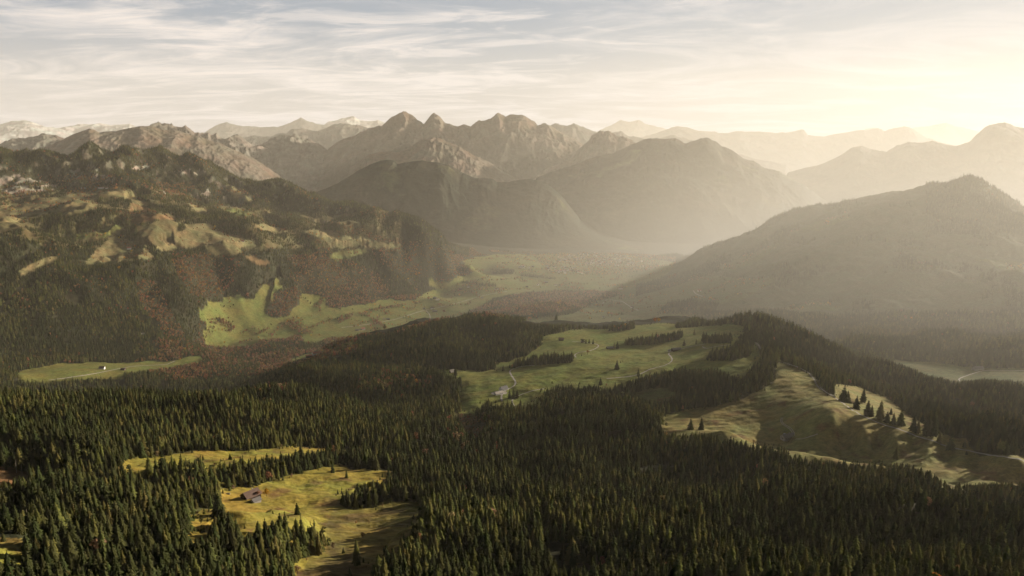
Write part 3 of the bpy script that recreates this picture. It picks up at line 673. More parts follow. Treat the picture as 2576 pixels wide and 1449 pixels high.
def wooded(x, y, d, az, z, h):
    px, py = project(x, y, z)
    c0 = meadow_code(x, y, d, px, py)
    px2, py2 = project(x, y, z + .66 * h)
    s = 22 * np.clip(d / 900, 1, 5)
    c1 = np.full(px.shape, -1, int)
    for i, (poly, d0, d1, c) in enumerate(MEADOW):
        if i != IGULLY: c1[inpoly(px2, py2 + 1.5 * noise(x / s, y / s, 5), poly) & (d > d0 * .75) & (d < d1)] = i
    cl_ = np.zeros(px.shape, bool)
    for poly in CLUMP: cl_ |= inpoly(px, py, poly)
    return px, py, ((c0 < 0) & (c1 < 0)) | cl_, c0, cl_

TX = []; 
rec = {k: [] for k in ('x', 'y', 'z', 'h', 'w', 'kind', 'rot', 'px', 'py')}
def push(x, y, z, h, w, kind, px, py):
    rec['x'].append(x); rec['y'].append(y); rec['z'].append(z); rec['h'].append(h); rec['w'].append(w); rec['kind'].append(kind)
    rec['rot'].append(rng.uniform(0, 6.28, len(x))); rec['px'].append(px); rec['py'].append(py)
AUT = [  # where autumn trees stand among the spruces: outline, share
 ([(430,655),(500,640),(566,640),(620,665),(590,690),(580,735),(530,755),(480,745),(450,700)], .72),
 ([(345,705),(390,712),(410,740),(440,800),(470,850),(420,850),(370,790),(345,750)], .72),
 ([(720,640),(870,650),(950,690),(985,735),(930,765),(853,778),(770,740),(730,700)], .66),
 ([(934,630),(1000,610),(1041,606),(1095,615),(1162,645),(1200,685),(1133,710),(1082,702),(1014,692),(947,659)], .85),
 ([(670,802),(685,740),(745,720),(768,745),(738,780),(700,808)], 1.2),
 ([(826,557),(900,570),(1035,612),(960,612),(880,590)], .6),
 ([(340,860),(500,850),(700,870),(900,850),(900,890),(640,950),(420,960),(340,930)], .5),
 ([(560,1000),(700,960),(745,985),(640,1003)], .38),
 ([(860,960),(1000,925),(1080,950),(1110,990),(980,1000),(900,1010)], .24),
 ([(0,800),(320,760),(400,900),(0,940)], .2),
 ([(-40,440),(150,440),(330,440),(560,470),(560,520),(330,470),(100,505),(-40,510)], .4),
 ([(1180,785),(1300,740),(1560,720),(1560,760),(1400,790),(1200,806)], .6),
 ([(1180,610),(1420,620),(1700,650),(1700,700),(1500,690),(1180,650)], .9),
 ([(500,770),(900,750),(1150,740),(1150,800),(1000,840),(800,860),(500,870)], .85),
 ([(1130,1040),(1200,1040),(1250,1070),(1200,1160),(1120,1140)], .32),
]
for (d0, d1, s, lod) in [(430, 1300, 6.0, 0), (1300, 2500, 7.0, 0), (2500, 4000, 8.8, 1), (4000, 5600, 10.5, 1), (5600, 7600, 13, 1)]:
    x, y, d, az = scatter(d0, d1, s)
    z = H(az, d)
    px0, py0 = project(x, y, z)
    keep = (px0 > -90) & (px0 < 2680) & (py0 < 1620)
    x, y, d, az, z = x[keep], y[keep], d[keep], az[keep], z[keep]
    stand = fbm(x, y, 170, 3, 91)                        # stands of taller and shorter trees
    h = np.clip(17.2 + 9.5 * stand + rng.normal(0, 5.2, len(x)) - 7 * (rng.random(len(x)) < .12), 4.5, 38)
    px, py, ok, c0, clm = wooded(x, y, d, az, z, h)
    # thin patches and small clearings
    gap = fbm(x, y, 95, 3, 95) + .5 * noise(x / 22, y / 22, 96)
    ok &= ~((gap > .37) & (~clm))
    # cliff faces carry few trees
    iu = np.clip(((az - AZ0) / (AZ1 - AZ0) * (NC - 1)).astype(int), 0, NC - 1); iv = np.clip(((np.log(d) - L0) / (L1 - L0) * (NR - 1)).astype(int), 0, NR - 1)
    ok &= ~((rk2[iv, iu] | bare[iv, iu]) & (rng.random(len(x)) < .93))
    # floor of the far valley is open except hedges
    open_far = (d > 3400) & (z < -1085) & (px > 860) & (d > 4000)
    ok &= ~(open_far & (fbm(x, y, 260, 3, 97) < .12) & (~clm))
    rh = (px > 1640) & (d > 3900) & (z > -1040)
    lh = (px < 1010) & (py > 470) & (py < 625) & (d > 4500) & (d < 6200)
    ok &= ~(lh & (fbm(x, y, 380, 4, 151) > .17) & (~clm))
    summit = (px > 2330) & (py < 590)
    ok &= ~(rh & ~summit & (fbm(x, y, 420, 4, 98) + .25 * noise(x / 40, y / 40, 99) < .2) & (~clm))
    # behind the crests nothing can be seen from anywhere near: leave those slopes thinner
    x, y, d, az, z, h, px, py, clm = [q[ok] for q in (x, y, d, az, z, h, px, py, clm)]
    # single trees and hedges scattered on far meadows
    n = len(x)
    share = np.full(n, -.3)
    share[d > 3400] = np.where(px[d > 3400] < 1250, .2, .06)
    for poly, sh in AUT:
        share[inpoly(px, py, poly) & (d > 1100)] = sh
    pn = fbm(x, y, 230, 4, 101)
    aut = (share * 1.15 + .7 * pn + rng.normal(0, .13, n)) > .53
    aut |= rng.random(n) < .006
    light = fbm(x, y, 280, 4, 141) * 1.6 + rng.normal(0, .28, n) > (.05 if lod == 0 else .0)
    spr = np.where(light, rng.choice([0, 1, 4], n), rng.choice([2, 3, 5], n)) if lod == 0 else np.where(light, rng.choice([6, 8], n), rng.choice([7, 9], n))
    kind = np.where(aut, rng.choice([10, 11, 12, 13, 14], n, p=[.34, .27, .27, .015, .105]), spr)
    w = (h * .7 + 6.5) * rng.uniform(.68, 1.4, n) * (1.12 if lod == 0 else 1.35)
    h = np.where(aut, h * .72, h); w = np.where(aut, h * rng.uniform(.9, 1.3, n), w)
    push(x, y, z, h, w, kind, px, py)
# loose trees and hedges on the valley meadows
x, y, d, az = scatter(3400, 7600, 16)
z = H(az, d); px, py = project(x, y, z)
c0 = meadow_code(x, y, d, px, py)
hedge = np.abs(fbm(x, y, 420, 3, 111)) < .034
vill = inpoly(px, py, [(1340,640),(1450,630),(1640,640),(1660,680),(1500,695),(1380,690)])
k = (c0 >= 0) & (hedge | (rng.random(len(x)) < .02) | (vill & (rng.random(len(x)) < .42)))
k &= d > 3600
n = k.sum(); h = rng.uniform(8, 17, n)
push(x[k], y[k], z[k], h, h * rng.uniform(.9, 1.4, n), rng.choice([10, 11, 12, 13, 14, 6], n, p=[.22, .2, .2, .1, .18, .1]), px[k], py[k])
# young trees along the forest edges
x, y, d, az = scatter(430, 2900, 5.0)
z = H(az, d); px, py = project(x, y, z); c0 = meadow_code(x, y, d, px, py)
edge = np.zeros(len(x), bool)
for a, b in ((9, 0), (-9, 0), (0, 5), (0, -6), (16, 3), (-16, -3)):
    s_ = 900 / d; edge |= meadow_code(x, y, d, px + a * s_ * 1.2, py + b * s_ * 1.2) < 0
k = (c0 >= 0) & edge & (rng.random(len(x)) < .13 + .2 * np.clip(fbm(x, y, 40, 2, 131), 0, 1)) | (c0 >= 0) & (fbm(x, y, 90, 3, 133) > .42) & (rng.random(len(x)) < .035)
n = k.sum(); h = rng.uniform(1.8, 9, n) * rng.uniform(.6, 1.2, n)
push(x[k], y[k], z[k], h, h * rng.uniform(1.1, 1.7, n), rng.choice([6, 7, 8, 9, 12, 14], n, p=[.25, .22, .2, .2, .06, .07]), px[k], py[k])
# brown shrubs in the gully and along the bog
x, y, d, az = scatter(430, 1900, 5.5)
z = H(az, d); px, py = project(x, y, z)
k = (meadow_code(x, y, d, px, py) == IGULLY) & (fbm(x, y, 45, 3, 121) > -.1) | inpoly(px, py, [(780,1310),(860,1275),(1040,1270),(1060,1300),(960,1449),(740,1470)]) & (d < 1000) & (rng.random(len(x)) < .008)
n = k.sum(); h = rng.uniform(2.5, 7, n)
push(x[k], y[k], z[k], h, h * rng.uniform(1.0, 1.7, n), rng.choice([12, 10, 14], n, p=[.6, .2, .2]), px[k], py[k])
T = {k: np.concatenate(v) for k, v in rec.items()}

# ------------------------------------------------------------------ buildings
M_timber = simple('dark_timber', (0.075, 0.05, 0.035), .9, .25, 1.2); M_plaster = simple('white_plaster', (0.78, 0.74, 0.68), .9, .06, .5)
M_stone = simple('stone_wall', (0.36, 0.33, 0.29), .95, .2, .8); M_grey = simple('grey_roof', (0.17, 0.155, 0.145), .7, .18, .6)
M_pale = simple('pale_shingle_roof', (0.42, 0.36, 0.29), .8, .15, .6); M_red = simple('red_tile_roof', (0.33, 0.13, 0.075), .85, .2, .6)
M_brownroof = simple('brown_roof', (0.14, 0.085, 0.06), .85, .2, .6); M_glass = simple('dark_window', (0.03, 0.03, 0.035), .2, .1, 1)
M_gravel = simple('gravel', (0.36, 0.32, 0.26), .95, .15, .15); M_metal = simple('car_paint', (0.32, 0.38, 0.44), .35, .05, .3, .3); M_tyre = simple('tyre_rubber', (0.02, 0.02, 0.02), .9, .1, 2)
M_yard = simple('yard_gravel', (0.34, 0.30, 0.25), .95, .2, .15)

def child(name, me, root, loc=(0, 0, 0), rot=0):
    o = bpy.data.objects.new(name, me); col.objects.link(o); o.parent = root; o.location = loc; o.rotation_euler[2] = rot
    return o
def empty(name, loc, rz=0.0):
    o = bpy.data.objects.new(name, None); col.objects.link(o); o.empty_display_size = 2; o.location = loc; o.rotation_euler[2] = rz
    return o
def box_vf(x0, x1, y0, y1, z0, z1):
    v = [(x, y, z) for z in (z0, z1) for (x, y) in ((x0, y0), (x1, y0), (x1, y1), (x0, y1))]
    return v, [(3, 2, 1, 0), (4, 5, 6, 7), (0, 1, 5, 4), (1, 2, 6, 5), (2, 3, 7, 6), (3, 0, 4, 7)]
def join(*vfs):
    v = []; f = []
    for a, b in vfs:
        n = len(v); v += a; f += [tuple(i + n for i in q) for q in b]
    return v, f
def wall_vf(L, W, hw, hr, base=3.0):
    x, y = L / 2, W / 2
    v = [(-x,-y,-base),(x,-y,-base),(x,y,-base),(-x,y,-base),(-x,-y,hw),(x,-y,hw),(x,y,hw),(-x,y,hw),(-x,0,hr),(x,0,hr)]
    return v, [(0,1,5,4),(2,3,7,6),(1,2,6,9,5),(3,0,4,8,7),(4,5,9,8),(6,7,8,9)]
def roof_vf(L, W, hw, hr, over=.9, t=.35):
    sl = (hr - hw) / (W / 2); x = L / 2 + over; y = W / 2 + over; ze = hw - sl * over + .1; zr = hr + .1
    pr = [(-y, ze), (0, zr), (y, ze), (y, ze + t), (0, zr + t), (-y, ze + t)]
    v = [(-x, a, b) for a, b in pr] + [(x, a, b) for a, b in pr]
    f = [(i, (i + 1) % 6, (i + 1) % 6 + 6, i + 6) for i in range(6)] + [(0, 5, 4, 1), (1, 4, 3, 2), (6, 7, 10, 11), (7, 8, 9, 10)]
    return v, f
def plain_house(name, label, px, py, L, W, hw, hr, rz, mw, mr, cat='house', group=None, detail=0, dmin=450):
    x, y, z = spot(px, py, dmin)
    c = [Hxy(x + a, y + b) for a in (-L * .4, L * .4) for b in (-W * .4, W * .4)]
    z = float(np.mean(c)) + .3
    root = empty(name, (x, y, z + CAMZ), rz)
    tag(root, label, cat, group)
    child('wall', mesh_from('wall', *wall_vf(L, W, hw, hr), mw), root)
    child('roof', mesh_from('roof', *roof_vf(L, W, hw, hr), mr), root)
    if detail:
        n = max(2, int(L // 5))
        for sd in (-1, 1):
            for i in range(n):
                xx = -L / 2 + L * (i + .5) / n
                child('window', mesh_from('window', *box_vf(xx - .55, xx + .55, sd * W / 2 - .06, sd * W / 2 + .06, hw * .35, hw * .35 + 1.2), M_glass), root)
        child('door', mesh_from('door', *box_vf(-L / 2 - .07, -L / 2 + .07, -1.1, 1.1, 0, 2.3), M_timber), root)
        for yy in (-W * .28, W * .28):
            child('window', mesh_from('window', *box_vf(-L / 2 - .06, -L / 2 + .06, yy - .6, yy + .6, hw * .5, hw * .5 + 1.2), M_glass), root)
        child('chimney', mesh_from('chimney', *box_vf(L * .15, L * .15 + 1.1, .5, 1.6, hw, hr + 1.3), M_stone), root)
    occupied.append((x, y, max(L, W) * .75))
    return root

r0 = plain_house('farmhouse', 'large dark timber farmhouse with grey gabled roof on the golden meadow', 631, 1252, 18, 14, 3.8, 8.8, R(52), M_timber, M_brownroof, 'farmhouse', None, 1)
plain_house('outbuilding', 'low lean-to shed at the front corner of the timber farmhouse', 644, 1262, 9, 7, 2.4, 4.4, R(50), M_stone, M_grey, 'shed')
plain_house('farmhouse', 'white walled farmhouse with dark roof beside the gravel road bend', 1267, 981, 19, 14, 4.2, 9.5, R(38), M_plaster, M_grey, 'farmhouse', None, 1)
plain_house('barn', 'long barn with pale shingle roof joined to the white farmhouse', 1254, 992, 22, 12, 3.4, 7.5, R(38), M_plaster, M_pale, 'barn', None, 1)
plain_house('barn', 'grey roofed alpine barn with white gable on the shaded right slope', 1981, 1104, 24, 12, 4.0, 8.6, R(22), M_stone, M_grey, 'barn', None, 1)
plain_house('hut', 'small hut with steep pale pyramid roof at the left end of the middle meadow', 1137, 937, 12, 12, 3, 9.5, R(30), M_timber, M_pale, 'hut')
plain_house('barn', 'small brown barn standing alone right of the wooded hill', 1412, 856, 17, 12, 5, 9, R(-10), M_timber, M_brownroof, 'barn')
plain_house('barn', 'low dark barn beside two spruces on the middle meadow', 1534, 877, 20, 12, 3, 6.5, R(10), M_timber, M_grey, 'barn')
plain_house('farmhouse', 'low dark farmhouse at the end of the winding meadow road', 1701, 882, 26, 13, 3.6, 8, R(16), M_timber, M_grey, 'farmhouse')
plain_house('hut', 'small outbuilding left of the farmhouse at the end of the winding road', 1685, 884, 9, 7, 3, 5.5, R(16), M_plaster, M_grey, 'hut')
plain_house('hut', 'small dark hut beside the looping meadow track', 1466, 861, 12, 9, 3, 6, R(0), M_timber, M_grey, 'hut')
far_b = [
 ('farmhouse','white farmhouse with brown roof on the lower left valley meadow',257,928,20,14,6,11,.1,M_plaster,M_brownroof),
 ('barn','brown barn among bushes on the lower left valley meadow',310,931,16,12,5,9,.0,M_timber,M_brownroof),
 ('farmhouse','long reddish roofed farm building at the edge of the bright valley field',797,891,34,15,6,11,.55,M_plaster,M_red),
 ('barn','long red roofed shed left of the reddish farm building',781,897,34,12,5,9,.55,M_timber,M_red),
 ('farmhouse','orange roofed farmhouse lit by the sun on the valley floor',913,829,22,16,6,12,.6,M_plaster,M_red),
 ('barn','grey shed left of the orange roofed farmhouse',899,831,20,12,4,8,.0,M_stone,M_pale),
 ('farmhouse','timber farmhouse by the lower valley road',976,804,20,14,5,10,.2,M_timber,M_grey),
 ('barn','small pale barn left of the farmhouse by the lower valley road',966,803,12,9,4,7,.2,M_stone,M_pale),
 ('farmhouse','upper valley farmhouse below the brown wooded hill',1094,751,24,16,6,12,-.4,M_timber,M_grey),
 ('barn','pale roofed barn in front of the upper valley farmhouse',1101,755,24,13,5,9,.5,M_plaster,M_pale),
 ('farmhouse','brown roofed farmhouse at the road fork in the valley',1088,777,24,14,6,11,.2,M_plaster,M_brownroof),
 ('barn','long grey roofed barn at the road fork in the valley',1094,784,32,15,5,10,.1,M_timber,M_grey),
 ('barn','small grey barn left of the road fork farmhouse',1067,777,16,12,4,8,.0,M_stone,M_grey),
 ('farmhouse','dark farmhouse with trees below the tip of the brown wooded hill',1158,728,26,16,6,11,.1,M_timber,M_brownroof),
 ('barn','small white barn right of the dark farmhouse under the wooded tip',1178,723,14,10,4,7,.3,M_plaster,M_brownroof),
 ('farmhouse','brown farmhouse in the middle of the valley pasture',1249,728,26,16,6,11,.1,M_plaster,M_brownroof),
 ('barn','tiny bright white shed below the brown pasture farmhouse',1256,736,10,8,4,6,.0,M_plaster,M_pale),
 ('barn','small white barn beside the valley road',1206,743,11,9,4,7,.2,M_plaster,M_pale),
 ('barn','small timber barn just below the valley road',1213,750,14,11,4,8,.3,M_stone,M_grey),
 ('barn','dark barn on the pasture below the village',1326,722,18,12,5,9,.0,M_timber,M_grey),
 ('farmhouse','white gabled farmhouse left of the big brown barn below the village',1353,717,18,14,6,11,1.3,M_plaster,M_brownroof),
 ('barn','big brown barn on the pasture below the village',1374,711,30,17,6,12,-.1,M_timber,M_grey),
 ('farmhouse','white farmhouse right of the big brown barn below the village',1398,718,20,13,5,9,.0,M_plaster,M_brownroof),
 ('barn','small dark barn nearest the village edge',1382,701,16,12,4,8,.2,M_timber,M_brownroof),
 ('barn','long pale roofed hall at the foot of the right hill',1561,728,30,14,5,8,.1,M_stone,M_pale),
 ('hut','small white hut on the pasture behind the wooded hill',1518,799,12,9,4,7,.2,M_plaster,M_grey),
 ('farmhouse','farmhouse on the winding lane in the shaded pasture',1590,774,17,12,5,9,.3,M_plaster,M_brownroof),
 ('farmhouse','red roofed farmhouse on the hazy slope of the right hill',1760,733,22,15,6,11,.1,M_plaster,M_red),
 ('barn','wide hazy barn beside the pale road on the right valley meadow',2460,930,30,18,5,11,.1,M_stone,M_grey),
 ('hut','white hut with red roof on the sunny hill meadow',325,626,20,14,6,11,.3,M_plaster,M_red),
 ('hut','small barn on the far right of the striped hill meadow',610,607,18,12,4,8,.3,M_plaster,M_red),
 ('hut','white alpine station building left of the hilltop restaurant',207,474,16,12,5,8,.2,M_plaster,M_grey),
 ('house','small white house beside the station building on the hilltop',215,474,14,11,5,8,.0,M_plaster,M_grey),
 ('restaurant','long hilltop restaurant under the cliffs',255,474,36,13,6,9,.0,M_plaster,M_red),
 ('house','small timber house between the station and the hilltop restaurant',232,471,14,10,4,8,.0,M_timber,M_brownroof),
 ('house','small red roofed house right of the hilltop restaurant',269,474,14,10,4,7,.0,M_plaster,M_red),
 ('hut','tiny pale hut in the dark wooded slope',359,841,14,10,4,7,.5,M_plaster,M_pale),
]
for nm, lb, px, py, L, W, hw, hr, rz, mw, mr in far_b:
    plain_house(nm, lb, px, py, L, W, hw, hr, rz, mw, mr, cat=nm, dmin=2500)
# row of terraced houses by the woods
for i in range(9):
    t = i / 8
    plain_house('terraced_house', 'red roofed terraced house in the row beside the valley woods', 655 + 50 * t, 925 - 8 * t, 13, 10, 5, 9, .5, M_plaster, M_red, 'house', 'terraced houses in a row beside the valley woods', dmin=2500)
for i in range(5):
    t = i / 4
    plain_house('terraced_house', 'white walled terraced house in the front row beside the valley woods', 663 + 30 * t, 931 - 4 * t, 11, 9, 5, 8, .5, M_plaster, M_grey, 'house', 'terraced houses in the front row beside the valley woods', dmin=2500)
# the village: one mesh per house, wall and roof materials
kinds = []
for k, (mw, mr) in enumerate([(M_plaster, M_red), (M_plaster, M_brownroof), (M_timber, M_grey), (M_plaster, M_grey), (M_plaster, M_pale)]):
    L, W = [14, 17, 15, 20, 13][k], [11, 12, 12, 14, 10][k]
    v1, f1 = wall_vf(L, W, 6, 10, 2); v2, f2 = roof_vf(L, W, 6, 10, .8)
    v, f = join((v1, f1), (v2, f2)); me = mesh_from('village_house', v, f, [mw, mr]); me.polygons.foreach_set('material_index', [0] * len(f1) + [1] * len(f2)); kinds.append(me)
VZ = [([(1440,642),(1500,636),(1560,640),(1600,650),(1640,668),(1600,672),(1560,668),(1500,670),(1450,668),(1420,655),(1400,648)], 120),
      ([(1370,668),(1430,672),(1500,680),(1470,690),(1410,688),(1375,678)], 30), ([(1310,668),(1350,672),(1335,678),(1305,673)], 8), ([(1390,655),(1430,650),(1430,658),(1395,660)], 6)]
cnt = 0
for poly, n in VZ:
    xs = [p[0] for p in poly]; ys = [p[1] for p in poly]
    got = 0
    while got < n:
        px, py = random.uniform(min(xs), max(xs)), random.uniform(min(ys), max(ys))
        if not inpoly(np.array([px]), np.array([py]), poly)[0]: continue
        x, y, z = spot(px, py, 4500)
        if any((x - a) ** 2 + (y - b) ** 2 < 17 ** 2 for a, b, c in occupied): got += .2; continue
        o = bpy.data.objects.new('village_house', random.choice(kinds)); col.objects.link(o)
        o.location = (x, y, z + CAMZ); o.rotation_euler[2] = random.choice([0, .4, 1.5, 1.9]) + random.uniform(-.2, .2); o.scale = [random.uniform(1.0, 1.5)] * 3
        tag(o, 'small gabled house in the hazy village on the valley floor', 'house', 'houses of the village in the valley')
        occupied.append((x, y, 9)); got += 1
x, y, z = spot(1437, 646, 4500)
ch = empty('church', (x, y, z + CAMZ), .4); tag(ch, 'village church with slim white spired tower above the roofs', 'church')
child('nave', mesh_from('nave', *wall_vf(26, 13, 9, 15), M_plaster), ch); child('roof', mesh_from('roof', *roof_vf(26, 13, 9, 15), M_brownroof), ch)
child('tower', mesh_from('tower', *box_vf(-19, -12.8, -3.1, 3.1, -3, 30), M_plaster), ch)
child('spire', mesh_from('spire', [(-19.4,-3.5,30),(-12.4,-3.5,30),(-12.4,3.5,30),(-19.4,3.5,30),(-15.9,0,48)], [(3,2,1,0),(0,1,4),(1,2,4),(2,3,4),(3,0,4)], M_grey), ch)

# parked off-road vehicle behind the barn, woodpile, trough and boulders near the farm
def small(name, label, cat, px, py, vf, m, rz=0.0, lift=.1):
    x, y, z = spot(px, py); o = bpy.data.objects.new(name, mesh_from(name, *vf, m)); col.objects.link(o)
    o.location = (x, y, float(Hxy(x, y)) + CAMZ + lift); o.rotation_euler[2] = rz; tag(o, label, cat); return o
x, y, z = spot(1971, 1094); x += 2; car = empty('parked_car', (x, y, float(Hxy(x, y)) + CAMZ + .15), .3); tag(car, 'pale blue grey car parked behind the barn on the shaded slope', 'car')
bv = [(-2.2,-.9,.4),(2.2,-.9,.4),(2.2,.9,.4),(-2.2,.9,.4),(-2.2,-.9,1.0),(2.2,-.9,.95),(2.2,.9,.95),(-2.2,.9,1.0),(-1.9,-.75,1.7),(.7,-.75,1.7),(.7,.75,1.7),(-1.9,.75,1.7),(1.25,-.85,1.02),(1.25,.85,1.02)]
child('body', mesh_from('body', bv, [(3,2,1,0),(0,1,5,12,4),(2,3,7,13,6),(1,2,6,5),(3,0,4,7),(5,6,13,12),(4,12,9,8),(7,11,10,13),(12,13,10,9),(8,9,10,11),(4,8,11,7)], M_metal), car)
wv = [(math.cos(a) * .36, s, math.sin(a) * .36) for s in (-.12, .12) for a in [6.2832 * i / 10 for i in range(10)]]
wf = [(i, (i + 1) % 10, (i + 1) % 10 + 10, i + 10) for i in range(10)] + [tuple(range(9, -1, -1)), tuple(range(10, 20))]
wm = mesh_from('wheel', wv, wf, M_tyre)
for a in (-1.4, 1.35):
    for b in (-.9, .9): child('wheel', wm, car, (a, b, .36))
small('water_trough', 'pale concrete trough on the grass left of the timber farmhouse', 'trough', 573, 1243, join(box_vf(-2.6, 2.6, -.9, .9, -.3, .35), box_vf(-2.6, 2.6, -.9, -.7, .35, .8), box_vf(-2.6, 2.6, .7, .9, .35, .8), box_vf(-2.6, -2.4, -.7, .7, .35, .8), box_vf(2.4, 2.6, -.7, .7, .35, .8)), M_stone, .1)
small('woodpile', 'stacked firewood and boards in front of the timber farmhouse shed', 'woodpile', 650, 1262, join(*[box_vf(-3 + (i % 2) * .2, 3, -1.5 + .6 * i, -1.0 + .6 * i, -.2, .9 + .25 * (i % 3)) for i in range(5)]), M_pale, -.4)
lv, lf = trunk_vf(9, .35, .2, 8)
o = small('fallen_log', 'pale bleached log lying on the upper left meadow', 'log', 346, 1171, (lv, lf), M_dead, .9, .4); o.rotation_euler = (R(78), 0, .9)

# ------------------------------------------------------------------ paths and yards, draped sheets
def smooth_line(P, n=8):
    P = [P[0]] + P + [P[-1]]; out = []
    for i in range(1, len(P) - 2):
        p0, p1, p2, p3 = [np.array(P[k], float) for k in (i - 1, i, i + 1, i + 2)]
        for t in np.arange(0, 1, 1 / n):
            out.append(.5 * ((2 * p1) + (-p0 + p2) * t + (2 * p0 - 5 * p1 + 4 * p2 - p3) * t * t + (-p0 + 3 * p1 - 3 * p2 + p3) * t ** 3))
    out.append(np.array(P[-1], float)); return out
pathpts = []
def path(name, label, P, width, m=M_gravel, dmin=450, lift=.25, offs=(0,)):
    W3 = []
    for q in smooth_line(P):
        x, y, z = spot(q[0], q[1], dmin)
        if W3:
            L = math.hypot(x - W3[-1][0], y - W3[-1][1])
            if L > 260: continue
        W3.append((x, y))
    D = [W3[0]]
    for a, b in zip(W3[:-1], W3[1:]):
        L = math.hypot(b[0] - a[0], b[1] - a[1]); n = max(1, int(L / 4))
        for k in range(1, n + 1): D.append((a[0] + (b[0] - a[0]) * k / n, a[1] + (b[1] - a[1]) * k / n))
    D = np.array(D)
    for _ in range(6): D[1:-1] = (D[:-2] + 2 * D[1:-1] + D[2:]) / 4
    T_ = np.gradient(D, axis=0); T_ /= np.maximum(np.hypot(T_[:, 0], T_[:, 1]), 1e-6)[:, None]; N = np.stack([-T_[:, 1], T_[:, 0]], 1)
    vs = []; fs = []
    for off in offs:
        b = len(vs); nn = 4
        for i in range(len(D)):
            ww = width * (1 + .18 * float(noise(D[i, 0] / 12, D[i, 1] / 12, 9)))
            for k in range(nn + 1):
                p = D[i] + N[i] * (off + ww * (k / nn - .5)); vs.append((p[0], p[1], float(Hxy(p[0], p[1])) + CAMZ + lift))
        for i in range(len(D) - 1):
            for k in range(nn): q = b + i * (nn + 1) + k; fs.append((q, q + 1, q + nn + 2, q + nn + 1))
    o = bpy.data.objects.new(name, mesh_from(name, vs, fs, m, True)); col.objects.link(o); tag(o, label, kind='structure')
    pathpts.append(D); return o
path('path', 'pale gravel path along the crest of the right slope', [(1950,908),(1990,918),(2030,935),(2048,955),(2060,975),(2100,1000),(2150,1035),(2200,1060),(2260,1080),(2330,1105),(2390,1125),(2440,1135),(2500,1146),(2576,1160)], 3.6)
path('road', 'pale gravel road bending past the white farmhouse', [(1263,1009),(1261,999),(1266,988),(1276,980),(1292,972),(1297,962),(1291,951),(1285,942),(1283,933),(1298,926),(1316,921),(1345,920)], 4.6)
path('path', 'curved gravel track right of the white farmhouse', [(1293,1022),(1288,1009),(1294,1001),(1303,996),(1333,985),(1369,978)], 4)
path('road', 'winding gravel road up to the low dark farmhouse', [(1526,953),(1555,950),(1586,947),(1610,941),(1636,929),(1673,919),(1690,908),(1688,898),(1682,891),(1688,886),(1718,877),(1745,870),(1772,867)], 4.2)
path('path', 'short gravel spur below the upper tree row', [(1767,872),(1777,877),(1798,872),(1817,870),(1840,866)], 4)
path('path', 'gravel track looping between the barns on the middle meadow', [(1439,859),(1459,861),(1490,864),(1506,869),(1498,877),(1478,884),(1456,887),(1446,893),(1449,899)], 3.6)
path('path', 'rutted track down to the barn on the shaded slope', [(1968,1051),(1965,1058),(1970,1067),(1980,1073),(1990,1081),(1996,1090),(1997,1098)], .9, offs=(-1.3, 1.3))
path('path', 'pale track fanning out right of the shaded barn', [(2002,1105),(2020,1104),(2040,1098),(2057,1092)], 1.6)
path('path', 'gravel path through the gap in the crest trees', [(1899,862),(1908,868),(1913,878),(1917,889)], 4.5)
path('road', 'valley road along the farms below the wooded hill', [(859,824),(905,819),(949,812),(999,802),(1059,783),(1106,773),(1159,760),(1219,743),(1276,733)], 5, dmin=3300, lift=.5)
path('road', 'lane running down from the valley road fork', [(1072,782),(1081,792),(1081,806),(1072,820)], 5, dmin=3300, lift=.5)
path('road', 'pale road on the hazy meadow right of the crest', [(2414,959),(2413,953),(2430,946),(2451,939),(2468,934),(2484,932),(2527,933),(2576,933)], 5, dmin=2300, lift=.5)
path('road', 'straight track across the lower left valley meadow', [(123,957),(180,949),(233,941),(283,931),(333,922),(380,919),(417,917),(440,908)], 4.5, dmin=2600, lift=.5)
path('path', 'lane past the shaded pasture farmhouse', [(1516,764),(1529,753),(1547,756),(1566,759),(1580,768),(1593,776),(1606,781)], 5, dmin=3300, lift=.5)
path('path', 'pale lane below the red roofed farmhouse on the right hill', [(1744,731),(1749,738),(1757,742),(1768,746)], 6, dmin=3300, lift=.5)
def yard(name, label, px, py, rx, ry, m=M_yard, lift=.2):
    x, y, z = spot(px, py); vs = []; fs = []; nr_, na = 6, 28
    for i in range(nr_ + 1):
        for k in range(na):
            a = 6.2832 * k / na; rr = i / nr_ * (1 + .2 * float(noise(math.cos(a) * 1.5, math.sin(a) * 1.5, 3)))
            X, Y = x + rr * rx * math.cos(a), y + rr * ry * math.sin(a); vs.append((X, Y, float(Hxy(X, Y)) + CAMZ + lift))
    for i in range(nr_):
        for k in range(na): fs.append((i * na + k, i * na + (k + 1) % na, (i + 1) * na + (k + 1) % na, (i + 1) * na + k))
    o = bpy.data.objects.new(name, mesh_from(name, vs, fs, m, True)); col.objects.link(o); tag(o, label, kind='structure')
yard('gravel_ground', 'pale gravel yard around the white farmhouse', 1255, 989, 20, 17)

